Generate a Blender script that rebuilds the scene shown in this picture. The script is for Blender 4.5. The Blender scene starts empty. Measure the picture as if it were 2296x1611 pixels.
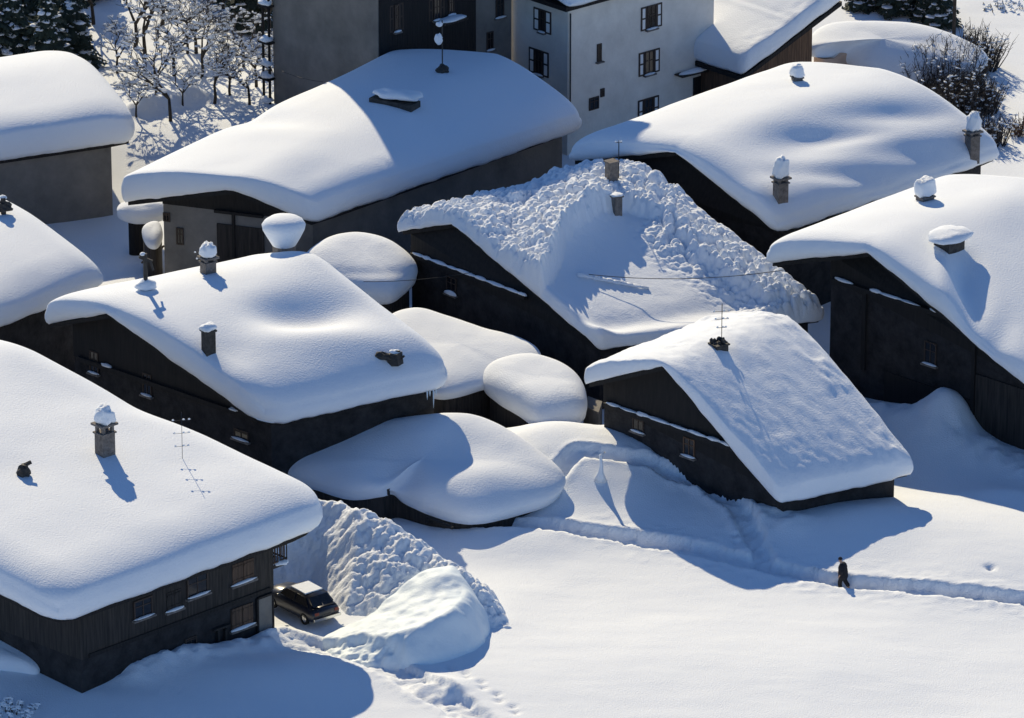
import bpy, bmesh, math, random
import numpy as np
from mathutils import Vector, Matrix
from mathutils.bvhtree import BVHTree

scene = bpy.context.scene
# ------------------------------------------------------------------ camera
TH = math.radians(21.0); D = 300.0; S = 43.0
W0, H0 = 2296.0, 1611.0
cam_d = bpy.data.cameras.new('camera'); cam = bpy.data.objects.new('camera', cam_d)
scene.collection.objects.link(cam); scene.camera = cam
CAM = np.array([0, -D*math.cos(TH), D*math.sin(TH)])
cam.location = CAM; cam.rotation_euler = (math.pi/2-TH, 0, 0)
cam_d.sensor_width = 36.0; cam_d.lens = 36.0*D/(W0/S)
cam_d.clip_start = 1.0; cam_d.clip_end = 6000.0
FW = np.array([0, math.cos(TH), -math.sin(TH)]); RT = np.array([1., 0, 0]); UP = np.array([0, math.sin(TH), math.cos(TH)])
# ------------------------------------------------------------------ light
SUN_EL, SUN_AZ = math.radians(32.0), math.radians(17.0)     # sun behind the village, a little to the left
TO_SUN = Vector((-math.sin(SUN_AZ)*math.cos(SUN_EL), math.cos(SUN_AZ)*math.cos(SUN_EL), math.sin(SUN_EL)))
world = bpy.data.worlds.new('World'); scene.world = world; world.use_nodes = True
nt = world.node_tree; bg = nt.nodes['Background']
sky = nt.nodes.new('ShaderNodeTexSky'); sky.sky_type = 'NISHITA'; sky.sun_disc = False
sky.sun_elevation = SUN_EL; sky.sun_rotation = -SUN_AZ; sky.altitude = 1800; sky.air_density = 1.0
sky.dust_density = 0.2; sky.ozone_density = 7.0
nt.links.new(sky.outputs[0], bg.inputs[0]); bg.inputs[1].default_value = 0.125
sl = bpy.data.lights.new('sun', 'SUN'); sun = bpy.data.objects.new('sun', sl); scene.collection.objects.link(sun)
sl.energy = 4.9; sl.angle = math.radians(0.5); sl.color = (1.0, 0.86, 0.60)
sun.rotation_euler = TO_SUN.to_track_quat('Z', 'Y').to_euler(); sun.location = (0, 60, 60)
scene.view_settings.view_transform = 'Standard'; scene.view_settings.look = 'None'
scene.view_settings.exposure = 0.03; scene.view_settings.gamma = 1.0
scene.cycles.max_bounces = 6; scene.cycles.diffuse_bounces = 4

random.seed(4); RNG = np.random.default_rng(7)
# ------------------------------------------------------------------ geometry of the view
def P(px, py, z):
    d = FW + RT*(px-W0/2)/(S*D) + UP*(H0/2-py)/(S*D)
    return CAM + d*((z-CAM[2])/d[2])
def proj(x, y, z):
    qx, qy, qz = x-CAM[0], y-CAM[1], z-CAM[2]
    k = qy*FW[1]+qz*FW[2]
    return W0/2+qx/k*S*D, H0/2-(qy*UP[1]+qz*UP[2])/k*S*D
# ------------------------------------------------------------------ noise
def _h(i, j, s):
    n = np.sin(i*127.1+j*311.7+s*74.7)*43758.5453
    return n-np.floor(n)
def vnoise(x, y, s=0.0):
    i, j = np.floor(x), np.floor(y); u, v = x-i, y-j
    u = u*u*u*(u*(6*u-15)+10); v = v*v*v*(v*(6*v-15)+10)
    a, b, c, d = _h(i, j, s), _h(i+1, j, s), _h(i, j+1, s), _h(i+1, j+1, s)
    return (a+(b-a)*u)*(1-v)+(c+(d-c)*u)*v-0.5
def fbm(x, y, s=0.0, o=4):
    r, a = 0, 1.0
    for k in range(o):
        r = r+a*vnoise(x*2**k+k*17.3, y*2**k-k*9.1, s+k); a *= 0.5
    return r
def clump(x, y, cell, s=0.0):
    """lumps: rounded stones of snow of uneven size, 0..1"""
    x = x/cell; y = y/cell; i, j = np.floor(x), np.floor(y); best = np.zeros_like(x)
    for di in (-1, 0, 1):
        for dj in (-1, 0, 1):
            a, b = i+di, j+dj
            cx, cy = a+_h(a, b, s), b+_h(a, b, s+3.3); r = 0.35+0.55*_h(a, b, s+8.1)
            q = np.maximum(0, 1-((x-cx)**2+(y-cy)**2)/r**2)
            best = np.maximum(best, np.sqrt(q)*(0.45+0.55*r))
    return best
def sstep(a, b, x):
    t = np.clip((x-a)/(b-a), 0.0, 1.0); return t*t*(3-2*t)
def seg_dist(x, y, pts):
    """distance to a polyline, arc parameter (point index) and side"""
    best = np.full(x.shape, 1e9); par = np.zeros(x.shape); side = np.zeros(x.shape)
    for k in range(len(pts)-1):
        ax, ay = pts[k][:2]; bx, by = pts[k+1][:2]; dx, dy = bx-ax, by-ay; l2 = dx*dx+dy*dy+1e-9
        t = np.clip(((x-ax)*dx+(y-ay)*dy)/l2, 0, 1)
        d = np.hypot(x-ax-t*dx, y-ay-t*dy); m = d < best
        best = np.where(m, d, best); par = np.where(m, k+t, par); side = np.where(m, np.sign(dx*(y-ay)-dy*(x-ax)), side)
    return best, par, side
def poly_sdf(x, y, pts):
    d, _, _ = seg_dist(x, y, list(pts)+[pts[0]]); ins = np.zeros(x.shape, bool); n = len(pts)
    for k in range(n):
        ax, ay = pts[k][:2]; bx, by = pts[(k+1) % n][:2]
        c = ((ay > y) != (by > y)) & (x < (bx-ax)*(y-ay)/((by-ay) if by != ay else 1e-9)+ax)
        ins ^= c
    return np.where(ins, d, -d)
def spline(pts, n, closed=True):
    p = np.array(pts, float); out = []; m = len(p)
    rng = range(m if closed else m-1)
    for k in rng:
        g = lambda q: p[q % m] if closed else p[min(max(q, 0), m-1)]
        a, b, c, d = g(k-1), g(k), g(k+1), g(k+2)
        for t in np.linspace(0, 1, n, endpoint=False):
            out.append(.5*((2*b)+(c-a)*t+(2*a-5*b+4*c-d)*t*t+(3*b-a-3*c+d)*t**3))
    if not closed: out.append(p[-1])
    return np.array(out)
# ------------------------------------------------------------------ materials
def mat(name, col, rough=0.8, var=0.0, vscale=1.0, bump=0.0, bscale=8.0, col2=None, stretch=(1, 1, 1), spec=0.3, metal=0.0, sss=0.0):
    m = bpy.data.materials.new(name); m.use_nodes = True; t = m.node_tree; b = t.nodes['Principled BSDF']
    b.inputs['Roughness'].default_value = rough; b.inputs['Metallic'].default_value = metal
    b.inputs['Specular IOR Level'].default_value = spec
    b.inputs['Base Color'].default_value = (*col, 1)
    tc = t.nodes.new('ShaderNodeTexCoord'); mp = t.nodes.new('ShaderNodeMapping'); mp.inputs['Scale'].default_value = stretch
    t.links.new(tc.outputs['Object'], mp.inputs[0])
    if col2 is not None:
        n = t.nodes.new('ShaderNodeTexNoise'); n.inputs['Scale'].default_value = vscale; n.inputs['Detail'].default_value = 6; n.inputs['Roughness'].default_value = .65
        r = t.nodes.new('ShaderNodeValToRGB'); r.color_ramp.elements[0].position = .5-var; r.color_ramp.elements[1].position = .5+var
        r.color_ramp.elements[0].color = (*col, 1); r.color_ramp.elements[1].color = (*col2, 1)
        t.links.new(mp.outputs[0], n.inputs[0]); t.links.new(n.outputs[0], r.inputs[0]); t.links.new(r.outputs[0], b.inputs['Base Color'])
    if bump:
        n2 = t.nodes.new('ShaderNodeTexNoise'); n2.inputs['Scale'].default_value = bscale; n2.inputs['Detail'].default_value = 5
        bp = t.nodes.new('ShaderNodeBump'); bp.inputs['Strength'].default_value = bump; bp.inputs['Distance'].default_value = .05
        t.links.new(mp.outputs[0], n2.inputs[0]); t.links.new(n2.outputs[0], bp.inputs['Height']); t.links.new(bp.outputs[0], b.inputs['Normal'])
    return m
def plank_mat(name, c1, c2, axis='Z', n=5.0):
    """weathered boards: board-to-board tone and fine grain"""
    m = bpy.data.materials.new(name); m.use_nodes = True; t = m.node_tree; b = t.nodes['Principled BSDF']; b.inputs['Roughness'].default_value = .85
    tc = t.nodes.new('ShaderNodeTexCoord'); mp = t.nodes.new('ShaderNodeMapping')
    mp.inputs['Rotation'].default_value = (0, 0, math.radians(-40)); t.links.new(tc.outputs['Object'], mp.inputs[0])
    ng = t.nodes.new('ShaderNodeTexNoise'); mp2 = t.nodes.new('ShaderNodeMapping'); mp2.inputs['Scale'].default_value = (9, 9, .7) if axis == 'Z' else (.7, .7, 9)
    t.links.new(mp.outputs[0], mp2.inputs[0]); t.links.new(mp2.outputs[0], ng.inputs[0]); ng.inputs['Scale'].default_value = 1.0; ng.inputs['Detail'].default_value = 6
    r = t.nodes.new('ShaderNodeValToRGB'); r.color_ramp.elements[0].position = .3; r.color_ramp.elements[1].position = .72
    r.color_ramp.elements[0].color = (*c1, 1); r.color_ramp.elements[1].color = (*c2, 1)
    t.links.new(ng.outputs[0], r.inputs[0])
    w = t.nodes.new('ShaderNodeTexWave'); w.wave_type = 'BANDS'; w.bands_direction = 'X' if axis == 'Z' else 'Z'; w.inputs['Scale'].default_value = n/3.0
    w.inputs['Distortion'].default_value = .3
    t.links.new(mp.outputs[0], w.inputs[0]); bp = t.nodes.new('ShaderNodeBump'); bp.inputs['Strength'].default_value = .35; bp.inputs['Distance'].default_value = .03
    t.links.new(w.outputs[1], bp.inputs['Height']); t.links.new(bp.outputs[0], b.inputs['Normal']); t.links.new(r.outputs[0], b.inputs['Base Color'])
    return m
M = dict(
 snow=mat('snow', (.83, .865, .905), .75, bump=.55, bscale=11.0, spec=.15),
 snow_fine=mat('snow_grainy', (.83, .865, .905), .75, bump=.6, bscale=14.0, spec=.15),
 snow_ice=mat('compacted_snow', (.76, .845, .89), .6, bump=.3, bscale=9.0, spec=.2),
 trod=mat('trodden_snow', (.70, .75, .80), .8, var=.2, vscale=3.0, col2=(.80, .85, .90), bump=.9, bscale=10.0, spec=.1),
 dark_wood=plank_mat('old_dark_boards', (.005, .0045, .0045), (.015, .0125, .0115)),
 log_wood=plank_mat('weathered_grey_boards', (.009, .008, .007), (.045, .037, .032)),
 brown_wood=plank_mat('brown_boards', (.06, .032, .018), (.16, .09, .05)),
 orange_wood=plank_mat('varnished_shutter_boards', (.045, .028, .018), (.12, .072, .045)),
 masonry=mat('rubble_masonry', (.011, .0105, .012), .9, var=.2, vscale=1.3, col2=(.042, .040, .041), bump=1.0, bscale=6.0),
 grey_plaster=mat('grey_render', (.13, .125, .115), .9, var=.25, vscale=.6, col2=(.24, .225, .205), bump=.4, bscale=6.0),
 white_plaster=mat('white_render', (.62, .58, .52), .9, var=.25, vscale=.55, col2=(.84, .80, .73), bump=.3, bscale=5.0),
 pink_plaster=mat('pinkish_render', (.50, .34, .25), .9, var=.2, vscale=.8, col2=(.62, .45, .34)),
 glass=mat('dark_window_glass', (.012, .013, .016), .12, spec=.5),
 frame=mat('brown_window_frame', (.05, .035, .028), .6),
 shutter_white=mat('white_shutter_panel', (.80, .80, .78), .6),
 iron=mat('dark_iron', (.03, .03, .032), .5, spec=.4),
 stone=mat('chimney_stone', (.10, .09, .08), .9, var=.2, vscale=5.0, col2=(.25, .22, .20), bump=1.0, bscale=12.0),
 soot=mat('sooty_metal', (.02, .019, .018), .7, var=.2, vscale=4, col2=(.07, .065, .06), bump=.6, bscale=9),
 bark=mat('bark', (.03, .025, .02), .95, var=.2, vscale=6, col2=(.09, .075, .06), bump=.9, bscale=12),
 needle=mat('conifer_needles', (.018, .03, .024), .8, var=.2, vscale=2.5, col2=(.05, .065, .045)),
 twig=mat('bare_twigs', (.035, .03, .028), .9, var=.2, vscale=3, col2=(.09, .075, .065)),
 coat=mat('dark_coat_cloth', (.012, .012, .018), .9, var=.2, vscale=6, col2=(.025, .024, .03)),
 trouser=mat('dark_trouser_cloth', (.015, .014, .016), .9),
 skin=mat('skin', (.45, .28, .20), .6),
 carpaint=mat('dark_blue_car_paint', (.014, .017, .028), .3, spec=.5),
 rubber=mat('tyre_rubber', (.012, .012, .012), .8),
 chrome=mat('chrome_trim', (.5, .5, .5), .25, metal=1.0),
 lamp_red=mat('tail_lamp_plastic', (.16, .02, .015), .3),
 plate=mat('plate_paint', (.05, .05, .05), .5),
 wire=mat('wire_insulation', (.03, .03, .03), .6),
)
# ------------------------------------------------------------------ object helpers
COL = scene.collection; ORG = {}; BV = []
def tag(o, label=None, cat=None, group=None, kind=None):
    if label: o['label'] = label
    if cat: o['category'] = cat
    if group: o['group'] = group
    if kind: o['kind'] = kind
    return o
def empty(name, loc, label, cat, group=None):
    o = bpy.data.objects.new(name, None); COL.objects.link(o); o.location = loc; o.empty_display_size = .3
    ORG[o] = np.array(loc, float); return tag(o, label, cat, group)
def mk(name, v, f, m, parent=None, smooth=False, org=None):
    v = np.array(v, float).reshape(-1, 3)
    og = ORG[parent] if parent is not None else np.array(org if org is not None else (0, 0, 0), float)
    me = bpy.data.meshes.new(name); me.from_pydata((v-og).tolist(), [], [list(map(int, q)) for q in f]); me.update()
    if smooth: me.polygons.foreach_set('use_smooth', [True]*len(me.polygons))
    ms = m if isinstance(m, (list, tuple)) else [m]
    for q in ms: me.materials.append(M[q] if isinstance(q, str) else q)
    o = bpy.data.objects.new(name, me); COL.objects.link(o)
    if parent is not None: o.parent = parent
    else: o.location = og
    ORG[o] = og; return o
class MB:
    def __init__(s): s.v = []; s.f = []
    def add(s, v, f):
        n = len(s.v); s.v += [tuple(q) for q in v]; s.f += [[i+n for i in q] for q in f]; return s
    def box(s, c, ax, ay, az, hx, hy, hz):
        c, ax, ay, az = map(np.array, (c, ax, ay, az)); v = []
        for k in (-1, 1):
            for j in (-1, 1):
                for i in (-1, 1): v.append(c+ax*hx*i+ay*hy*j+az*hz*k)
        return s.add(v, [(0, 2, 3, 1), (4, 5, 7, 6), (0, 1, 5, 4), (2, 6, 7, 3), (0, 4, 6, 2), (1, 3, 7, 5)])
    def beam(s, a, b, w, h=None):
        a, b = np.array(a, float), np.array(b, float); h = h or w; d = b-a; L = np.linalg.norm(d); d /= L
        u = np.array([0, 0, 1.]) if abs(d[2]) < .9 else np.array([1., 0, 0]); x = np.cross(d, u); x /= np.linalg.norm(x); y = np.cross(x, d)
        return s.box((a+b)/2, d, x, y, L/2, w/2, h/2)
    def tube(s, pts, rad, n=6, cap=True):
        pts = [np.array(p, float) for p in pts]; rad = rad if isinstance(rad, (list, tuple, np.ndarray)) else [rad]*len(pts); v = []; f = []
        for k, p in enumerate(pts):
            d = pts[min(k+1, len(pts)-1)]-pts[max(k-1, 0)]; d = d/(np.linalg.norm(d)+1e-9)
            u = np.array([0, 0, 1.]) if abs(d[2]) < .95 else np.array([1., 0, 0]); x = np.cross(d, u); x /= np.linalg.norm(x); y = np.cross(x, d)
            for q in range(n):
                a = 2*math.pi*q/n; v.append(p+rad[k]*(x*math.cos(a)+y*math.sin(a)))
        for k in range(len(pts)-1):
            for q in range(n): f.append((k*n+q, k*n+(q+1) % n, (k+1)*n+(q+1) % n, (k+1)*n+q))
        if cap: f.append(tuple(range(n))[::-1]); f.append(tuple((len(pts)-1)*n+q for q in range(n)))
        return s.add(v, f)
    def lump(s, c, rx, ry, rz, rot=0, n=12, m=8, rough=.08, seed=0, flat=.5, sq=1.0):
        """an uneven rounded lump with a flatter underside"""
        c = np.array(c, float); v = []; f = []
        for i in range(m+1):
            t = math.pi*i/m
            for j in range(n):
                a = 2*math.pi*j/n; x, y, z = math.sin(t)*math.cos(a), math.sin(t)*math.sin(a), math.cos(t)
                if sq != 1.0: x, y, z = [math.copysign(abs(q)**sq, q) for q in (math.sin(t), math.cos(t), 0)][0]*math.copysign(abs(math.cos(a))**sq, math.cos(a)), abs(math.sin(t))**sq*math.copysign(abs(math.sin(a))**sq, math.sin(a)), math.copysign(abs(math.cos(t))**sq, math.cos(t))
                z = z if z > 0 else z*flat
                k = 1+rough*float(fbm(np.array(2*x+seed*7.1), np.array(2*y+1.7*z+seed), seed, 3))*2
                X, Y = x*rx*k, y*ry*k
                v.append(c+np.array([X*math.cos(rot)-Y*math.sin(rot), X*math.sin(rot)+Y*math.cos(rot), z*rz*k]))
        for i in range(m):
            for j in range(n): f.append((i*n+j, (i+1)*n+j, (i+1)*n+(j+1) % n, i*n+(j+1) % n))
        return s.add(v, f)
    def build(s, name, m, parent=None, smooth=False, org=None): return mk(name, s.v, s.f, m, parent, smooth, org)
def register(v, f): BV.append(BVHTree.FromPolygons([tuple(q) for q in v], [list(map(int, q)) for q in f]))
def hit(px, py):
    """where the view ray through a point of the photograph meets the built snow surfaces"""
    d = FW + RT*(px-W0/2)/(S*D) + UP*(H0/2-py)/(S*D); d = d/np.linalg.norm(d); best = None
    for b in BV:
        r = b.ray_cast(Vector(CAM), Vector(d))
        if r[0] is not None and (best is None or r[3] < best[1]): best = (np.array(r[0]), r[3])
    return best[0] if best else P(px, py, 0)
def grid_faces(nu, nv, off=0):
    i, j = np.meshgrid(np.arange(nu-1), np.arange(nv-1), indexing='ij'); a = off+i*nv+j
    return np.stack([a, a+nv, a+nv+1, a+1], -1).reshape(-1, 4)
# ------------------------------------------------------------------ ground
TR = []   # trodden trenches: polyline in photo points, half width, depth
TR.append(([(3600, 1560), (3000, 1450), (2420, 1372), (2296, 1352), (2080, 1332), (1890, 1312), (1760, 1290), (1690, 1276), (1560, 1246), (1400, 1222), (1250, 1204), (1100, 1190), (1020, 1180)], .58, .46))
TR.append(([(1715, 1275), (1690, 1230), (1655, 1180), (1580, 1140), (1450, 1112), (1300, 1105), (1235, 1132)], .5, .4))
TR.append(([(650, 1445), (760, 1470), (860, 1500), (940, 1545), (1030, 1590), (1120, 1660)], .85, .30))
GB = [ # smooth drifts: photo point on level ground, radius across, radius deep, height
 (1905, 1180, 6.0, 4.2, .8), (2260, 1240, 6, 5, .6), (1560, 1160, 5, 4, .55), (1460, 1090, 4, 3, .5), (1150, 1215, 5, 2.2, .55), (300, 1560, 10, 4, .5), (-20, 1500, 4.5, 4, .7),
 (2050, 980, 3.4, 4.5, 1.1), (2250, 1120, 2.0, 1.2, .3), (1700, 1500, 9, 5, .25), (980, 1550, 1.2, .8, .35), (1010, 1560, .5, .4, .25), (560, 1520, 6, 2.2, .5)]
GB3 = [(1300, 1000, 2.0, 4.6, 4.6, 1.9), (1120, 975, 1.5, 5, 4, 1.2), (2130, 905, 1.6, 1.3, 1.5, 1.5)]  # banks that bury the walls: photo point at its height
TRW = [([P(x, y, 0) for x, y in pl], w, d) for pl, w, d in TR]
PIX_YARD = [P(x, y, 0) for x, y in [(560, 1320), (700, 1300), (800, 1400), (760, 1450), (700, 1490), (600, 1470), (560, 1400)]]
RBK = [([P(x, y, 0) for x, y in pl], w, h) for pl, w, h in [([(300, 1540), (420, 1505), (520, 1478), (632, 1440)], 1.0, .55), ([(310, 324), (380, 312), (445, 290)], .7, .9), ([(1390, 1045), (1500, 1110), (1640, 1165), (1760, 1210)], 1.2, .35), ([(1900, 930), (2020, 970), (2300, 1050)], 1.5, .5)]]
TRK = [((P(1690, 1180, 0), P(1640, 1250, 0)), .55), ((P(2215, 1298, 0), P(2232, 1300, 0)), .5), ((P(1000, 1505, 0), P(1180, 1605, 0)), .6)]
def ground_z(x, y):
    z = .35*fbm(x/11, y/13, 1.0, 2)+.07*fbm(x/3.7, y/4.1, 5.0, 2)+.006*fbm(x/.4, y/.4, 9.0, 2)
    z = z+np.clip(y-40, 0, 200)*.04+2.0*sstep(22, 34, y)*sstep(4, -8, x)
    for pl, w, h in RBK:
        q, _, _ = seg_dist(x, y, pl); z = z+h*np.exp(-(q/w)**2)*(1+.5*fbm(x/.6, y/.6, 3.0, 3))
    for px, py, pz_, rx, ry, h in GB3:
        c = P(px, py, pz_); z = z+h*np.exp(-(np.hypot((x-c[0])/rx, (y-c[1])/ry))**2.6)
    for px, py, rx, ry, h in GB:
        c = P(px, py, 0); z = z+h*np.exp(-((x-c[0])/rx)**2-((y-c[1])/ry)**2)
    for pts, w, d in TRW:
        q, _, side = seg_dist(x, y, pts)
        q = q+.22*fbm(x/.7, y/.7, 2.0, 4)
        m = 1-sstep(w*.72, w*1.12, q)
        z = z-d*m+m*.20*fbm(x/.32, y/.32, 4.0, 3)+.05*np.exp(-((q-w*1.25)/.25)**2)*(1+1.6*fbm(x/.3, y/.3, 6.0, 2))
    q, _, sd_ = seg_dist(x, y, TRW[0][0]); z = z+.10*np.exp(-((q-1.2)/.8)**2)*np.maximum(0, fbm(x/.35, y/.35, 14.0, 3))*sstep(2, 6, x)
    for pl, st in TRK:
        n = max(2, int(np.hypot(*(np.array(pl[1][:2])-pl[0][:2]))/st))
        for k in range(n):
            t = k/n; cx = pl[0][0]+(pl[1][0]-pl[0][0])*t+.13*(-1)**k; cy = pl[0][1]+(pl[1][1]-pl[0][1])*t+.3*math.sin(k*.5)
            z = np.where((np.abs(x-cx) < .5) & (np.abs(y-cy) < .5), z-.16*np.exp(-((x-cx)/.16)**2-((y-cy)/.2)**2), z)
    z = z+.018*fbm(x/3.0+y*.25, y/.9, 17.0, 3)
    return z
def axis(lo, hi, parts):
    c = [np.arange(a, b, s) for a, b, s in parts]
    a = np.concatenate(c); g = np.cumsum(np.geomspace(1.5, 350, 26))
    return np.concatenate([(a[0]-g)[::-1], a, a[-1]+g])
gx = axis(0, 0, [(-33, 33, .17)]); gy = axis(0, 0, [(-49, -16, .14), (-16, 75, .30)])
GX, GY = np.meshgrid(gx, gy, indexing='ij'); GZ = ground_z(GX, GY)
gv = np.stack([GX, GY, GZ], -1).reshape(-1, 3); gf = grid_faces(len(gx), len(gy))
ground = mk('ground', gv, gf, 'snow_fine', smooth=True); tag(ground, kind='structure')
inn = (np.abs(GX) < 60) & (GY > -60) & (GY < 110)
register(gv, gf)
def GP(px, py):
    z = 0.0
    for _ in range(12): p = P(px, py, z); z = .5*z+.5*gz(p[0], p[1])
    return np.array([p[0], p[1], gz(p[0], p[1])])
def gz(x, y): return float(ground_z(np.array([x]), np.array([y]))[0])
# ------------------------------------------------------------------ snow on a gable roof
def rnd(x, r, p=2.0):
    t = np.clip(x/r, 0, 1); return np.maximum(0, 1-(1-t)**p)**(1/p)
class Roof:
    """gable roof given by its six corners: front-left eave, front apex, front-right eave, and the same at the back"""
    def __init__(s, FL, FA, FR, BL, BA, BR):
        s.FL, s.FA, s.FR, s.BL, s.BA, s.BR = [np.array(q, float) for q in (FL, FA, FR, BL, BA, BR)]
        s.wl = np.linalg.norm((s.FL-s.FA)[:2]); s.wr = np.linalg.norm((s.FR-s.FA)[:2]); s.L = (np.linalg.norm((s.BA-s.FA)[:2])+np.linalg.norm((s.BR-s.FR)[:2]))/2
        s.w = s.wl+s.wr; s.e = (s.BA-s.FA)[:2]/np.linalg.norm((s.BA-s.FA)[:2]); s.phi = math.atan2(s.e[1], s.e[0])
        g = (s.FR-s.FA)[:2]; s.ang = math.degrees(math.acos(np.dot(s.e, g)/np.linalg.norm(g))); s.pitch = math.degrees(math.atan2(s.FA[2]-s.FR[2], s.wr))
    def base(s, X, Y, soft=0.0):
        X = np.asarray(X, float); Y = np.asarray(Y, float); b = (Y/s.L)[..., None]
        Lp = s.FL+(s.BL-s.FL)*b; Ap = s.FA+(s.BA-s.FA)*b; Rp = s.FR+(s.BR-s.FR)*b
        x = X-s.wl; k = np.where(x < 0, -x/s.wl, x/s.wr)[..., None]
        p = np.where((x < 0)[..., None], Ap+(Lp-Ap)*k, Ap+(Rp-Ap)*k)
        if soft > 0:
            xs = np.sqrt(x*x+soft*soft); ks = np.where(x < 0, xs/s.wl, xs/s.wr)
            z = np.where(x < 0, Ap[..., 2]+(Lp[..., 2]-Ap[..., 2])*ks, Ap[..., 2]+(Rp[..., 2]-Ap[..., 2])*ks)
            # one common slope at the ridge so both sides meet
            sl = ((s.FA[2]-s.FL[2])/s.wl+(s.FA[2]-s.FR[2])/s.wr)/2
            z0 = Ap[..., 2]-sl*soft; wgt = np.exp(-(x/soft/1.2)**2)
            p = p.copy(); p[..., 2] = z*(1-wgt)+(Ap[..., 2]-sl*xs)*wgt
        return p
def corner_warp(X, Y, w, L, rc):
    X = X.copy(); Y = Y.copy()
    for sx, sy, r in ((0, 0, rc[0]), (1, 0, rc[1]), (1, 1, rc[2]), (0, 1, rc[3])):
        if r <= 0: continue
        x = (w-X) if sx else X; y = (L-Y) if sy else Y
        u = np.clip(1-x/r, 0, 1); v = np.clip(1-y/r, 0, 1); m = (x < r) & (y < r)
        nx = r*(1-u*np.sqrt(1-v*v/2)); ny = r*(1-v*np.sqrt(1-u*u/2))
        x = np.where(m, nx, x); y = np.where(m, ny, y)
        X = (w-x) if sx else x; Y = (L-y) if sy else y
    return X, Y
def cluster(n, k):
    s = np.linspace(-1, 1, n); return ((1-k)*s+k*np.sin(s*math.pi/2)+1)/2
def snow_cap(rf, parent, name='roof_snow', t=1.2, r=(2, 2.5, 1.2, 1.5), e=(.5, .4, .7, .5), rc=(.6, .9, .9, .6), soft=2.0, n=(90, 90), dips=(), extra=None, und=.10, rid=.78, bulge=.12, m='snow', k=.75, seed=0, label=None, slab='dark_wood'):
    if slab:
        xs_ = np.sort(np.append(np.linspace(.22, rf.w-.22, 26), rf.wl)); sx, sy = np.meshgrid(xs_, np.linspace(.22, rf.L-.22, 14), indexing='ij'); wx, wy = corner_warp(sx, sy, rf.w, rf.L, [q_*1.25 for q_ in rc])
        sp = rf.base(wx, wy); hi = sp.copy(); hi[..., 2] -= .04; lo = sp.copy(); lo[..., 2] -= .25; a_, b_ = len(xs_), 14; gf_ = grid_faces(a_, b_); N_ = a_*b_
        bd = [i*b_ for i in range(a_)]+[(a_-1)*b_+j for j in range(1, b_)]+[i*b_+b_-1 for i in range(a_-2, -1, -1)]+[j for j in range(b_-2, 0, -1)]
        ff = [list(x) for x in gf_]+[list(x[::-1]+N_) for x in gf_]+[[bd[i], bd[(i+1) % len(bd)], bd[(i+1) % len(bd)]+N_, bd[i]+N_] for i in range(len(bd))]
        mk('roof', np.concatenate([hi.reshape(-1, 3), lo.reshape(-1, 3)]), ff, slab, parent)
    q, b = np.meshgrid(cluster(n[0], k), cluster(n[1], k), indexing='ij'); X0 = q*rf.w; Y0 = b*rf.L
    Rl, Rr, Rf, Rb = [rnd(d, rr) for d, rr in zip((X0, rf.w-X0, Y0, rf.L-Y0), r)]
    T = np.ones_like(X0)
    for R, ee in zip((Rl, Rr, Rf, Rb), e): T = T*(ee+(1-ee)*R)
    X, Y = corner_warp(X0, Y0, rf.w, rf.L, rc)
    p = rf.base(X, Y, soft); bot = rf.base(X, Y)
    th = t*T*(1-(1-rid)*np.exp(-((X-rf.wl)/3.2)**2))+und*fbm(X/4.5+seed, Y/4.5, seed, 2)+.008*fbm(X/.8+seed, Y/.8, seed+2, 2)
    for px, py, rx, ry, h in dips:    # hollows and swellings, at a photo point
        pp = np.stack(proj(p[..., 0], p[..., 1], p[..., 2]+t*.8), -1)
        th = th+h*np.exp(-((pp[..., 0]-px)/rx)**2-((pp[..., 1]-py)/ry)**2)
    if extra is not None: th = extra(th, X, Y, p)
    top = p.copy(); top[..., 2] = np.maximum(p[..., 2]+th, bot[..., 2]+.12)
    nu, nv = n; V = [top.reshape(-1, 3)]; F = [grid_faces(nu, nv)]
    # side rings around the border
    idx = [(i, 0) for i in range(nu)]+[(nu-1, j) for j in range(1, nv)]+[(i, nv-1) for i in range(nu-2, -1, -1)]+[(0, j) for j in range(nv-2, 0, -1)]
    I = np.array([i for i, j in idx]); J = np.array([j for i, j in idx]); ring0 = I*nv+J; nb = len(idx)
    bp = bot[I, J]; tp = top[I, J]
    cen = bp[:, :2].mean(0); tan = np.roll(bp[:, :2], -2, 0)-np.roll(bp[:, :2], 2, 0); out = np.stack([tan[:, 1], -tan[:, 0]], -1); out /= np.linalg.norm(out, axis=1)[:, None]+1e-9
    if ((bp[:, :2]-cen)*out).sum() < 0: out = -out
    off = nu*nv; prev = ring0; arc = np.cumsum(np.hypot(*(bp[:, :2]-np.roll(bp[:, :2], 1, 0)).T)); wav = .10*fbm(arc/1.1, arc*0+seed, seed, 3)
    for fz, o in ((.88, .45), (.68, .95), (.42, 1.0), (.18, .45), (0.0, -.8)):
        v = bp.copy(); v[:, 2] = bp[:, 2]*(1-fz)+tp[:, 2]*fz+(wav*(1-fz)); v[:, :2] += out*(bulge*o+.5*wav*fz)[:, None]
        V.append(v); cur = off+np.arange(nb); off += nb
        F.append(np.stack([prev, cur, np.roll(cur, -1), np.roll(prev, -1)], -1)); prev = cur
    # underside follows the roof
    ug = rf.base(np.clip(X, .25, rf.w-.25), np.clip(Y, .25, rf.L-.25)); ug[..., 2] += .01
    V.append(ug.reshape(-1, 3)); F.append(grid_faces(nu, nv, off)[:, ::-1]); ub = off+ring0
    F.append(np.stack([prev, ub, np.roll(ub, -1), np.roll(prev, -1)], -1))
    V = np.concatenate(V); F = np.concatenate(F)
    o = mk(name, V, F, m, parent, True); register(V, F)
    if label: o['label'] = label
    return o
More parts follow.
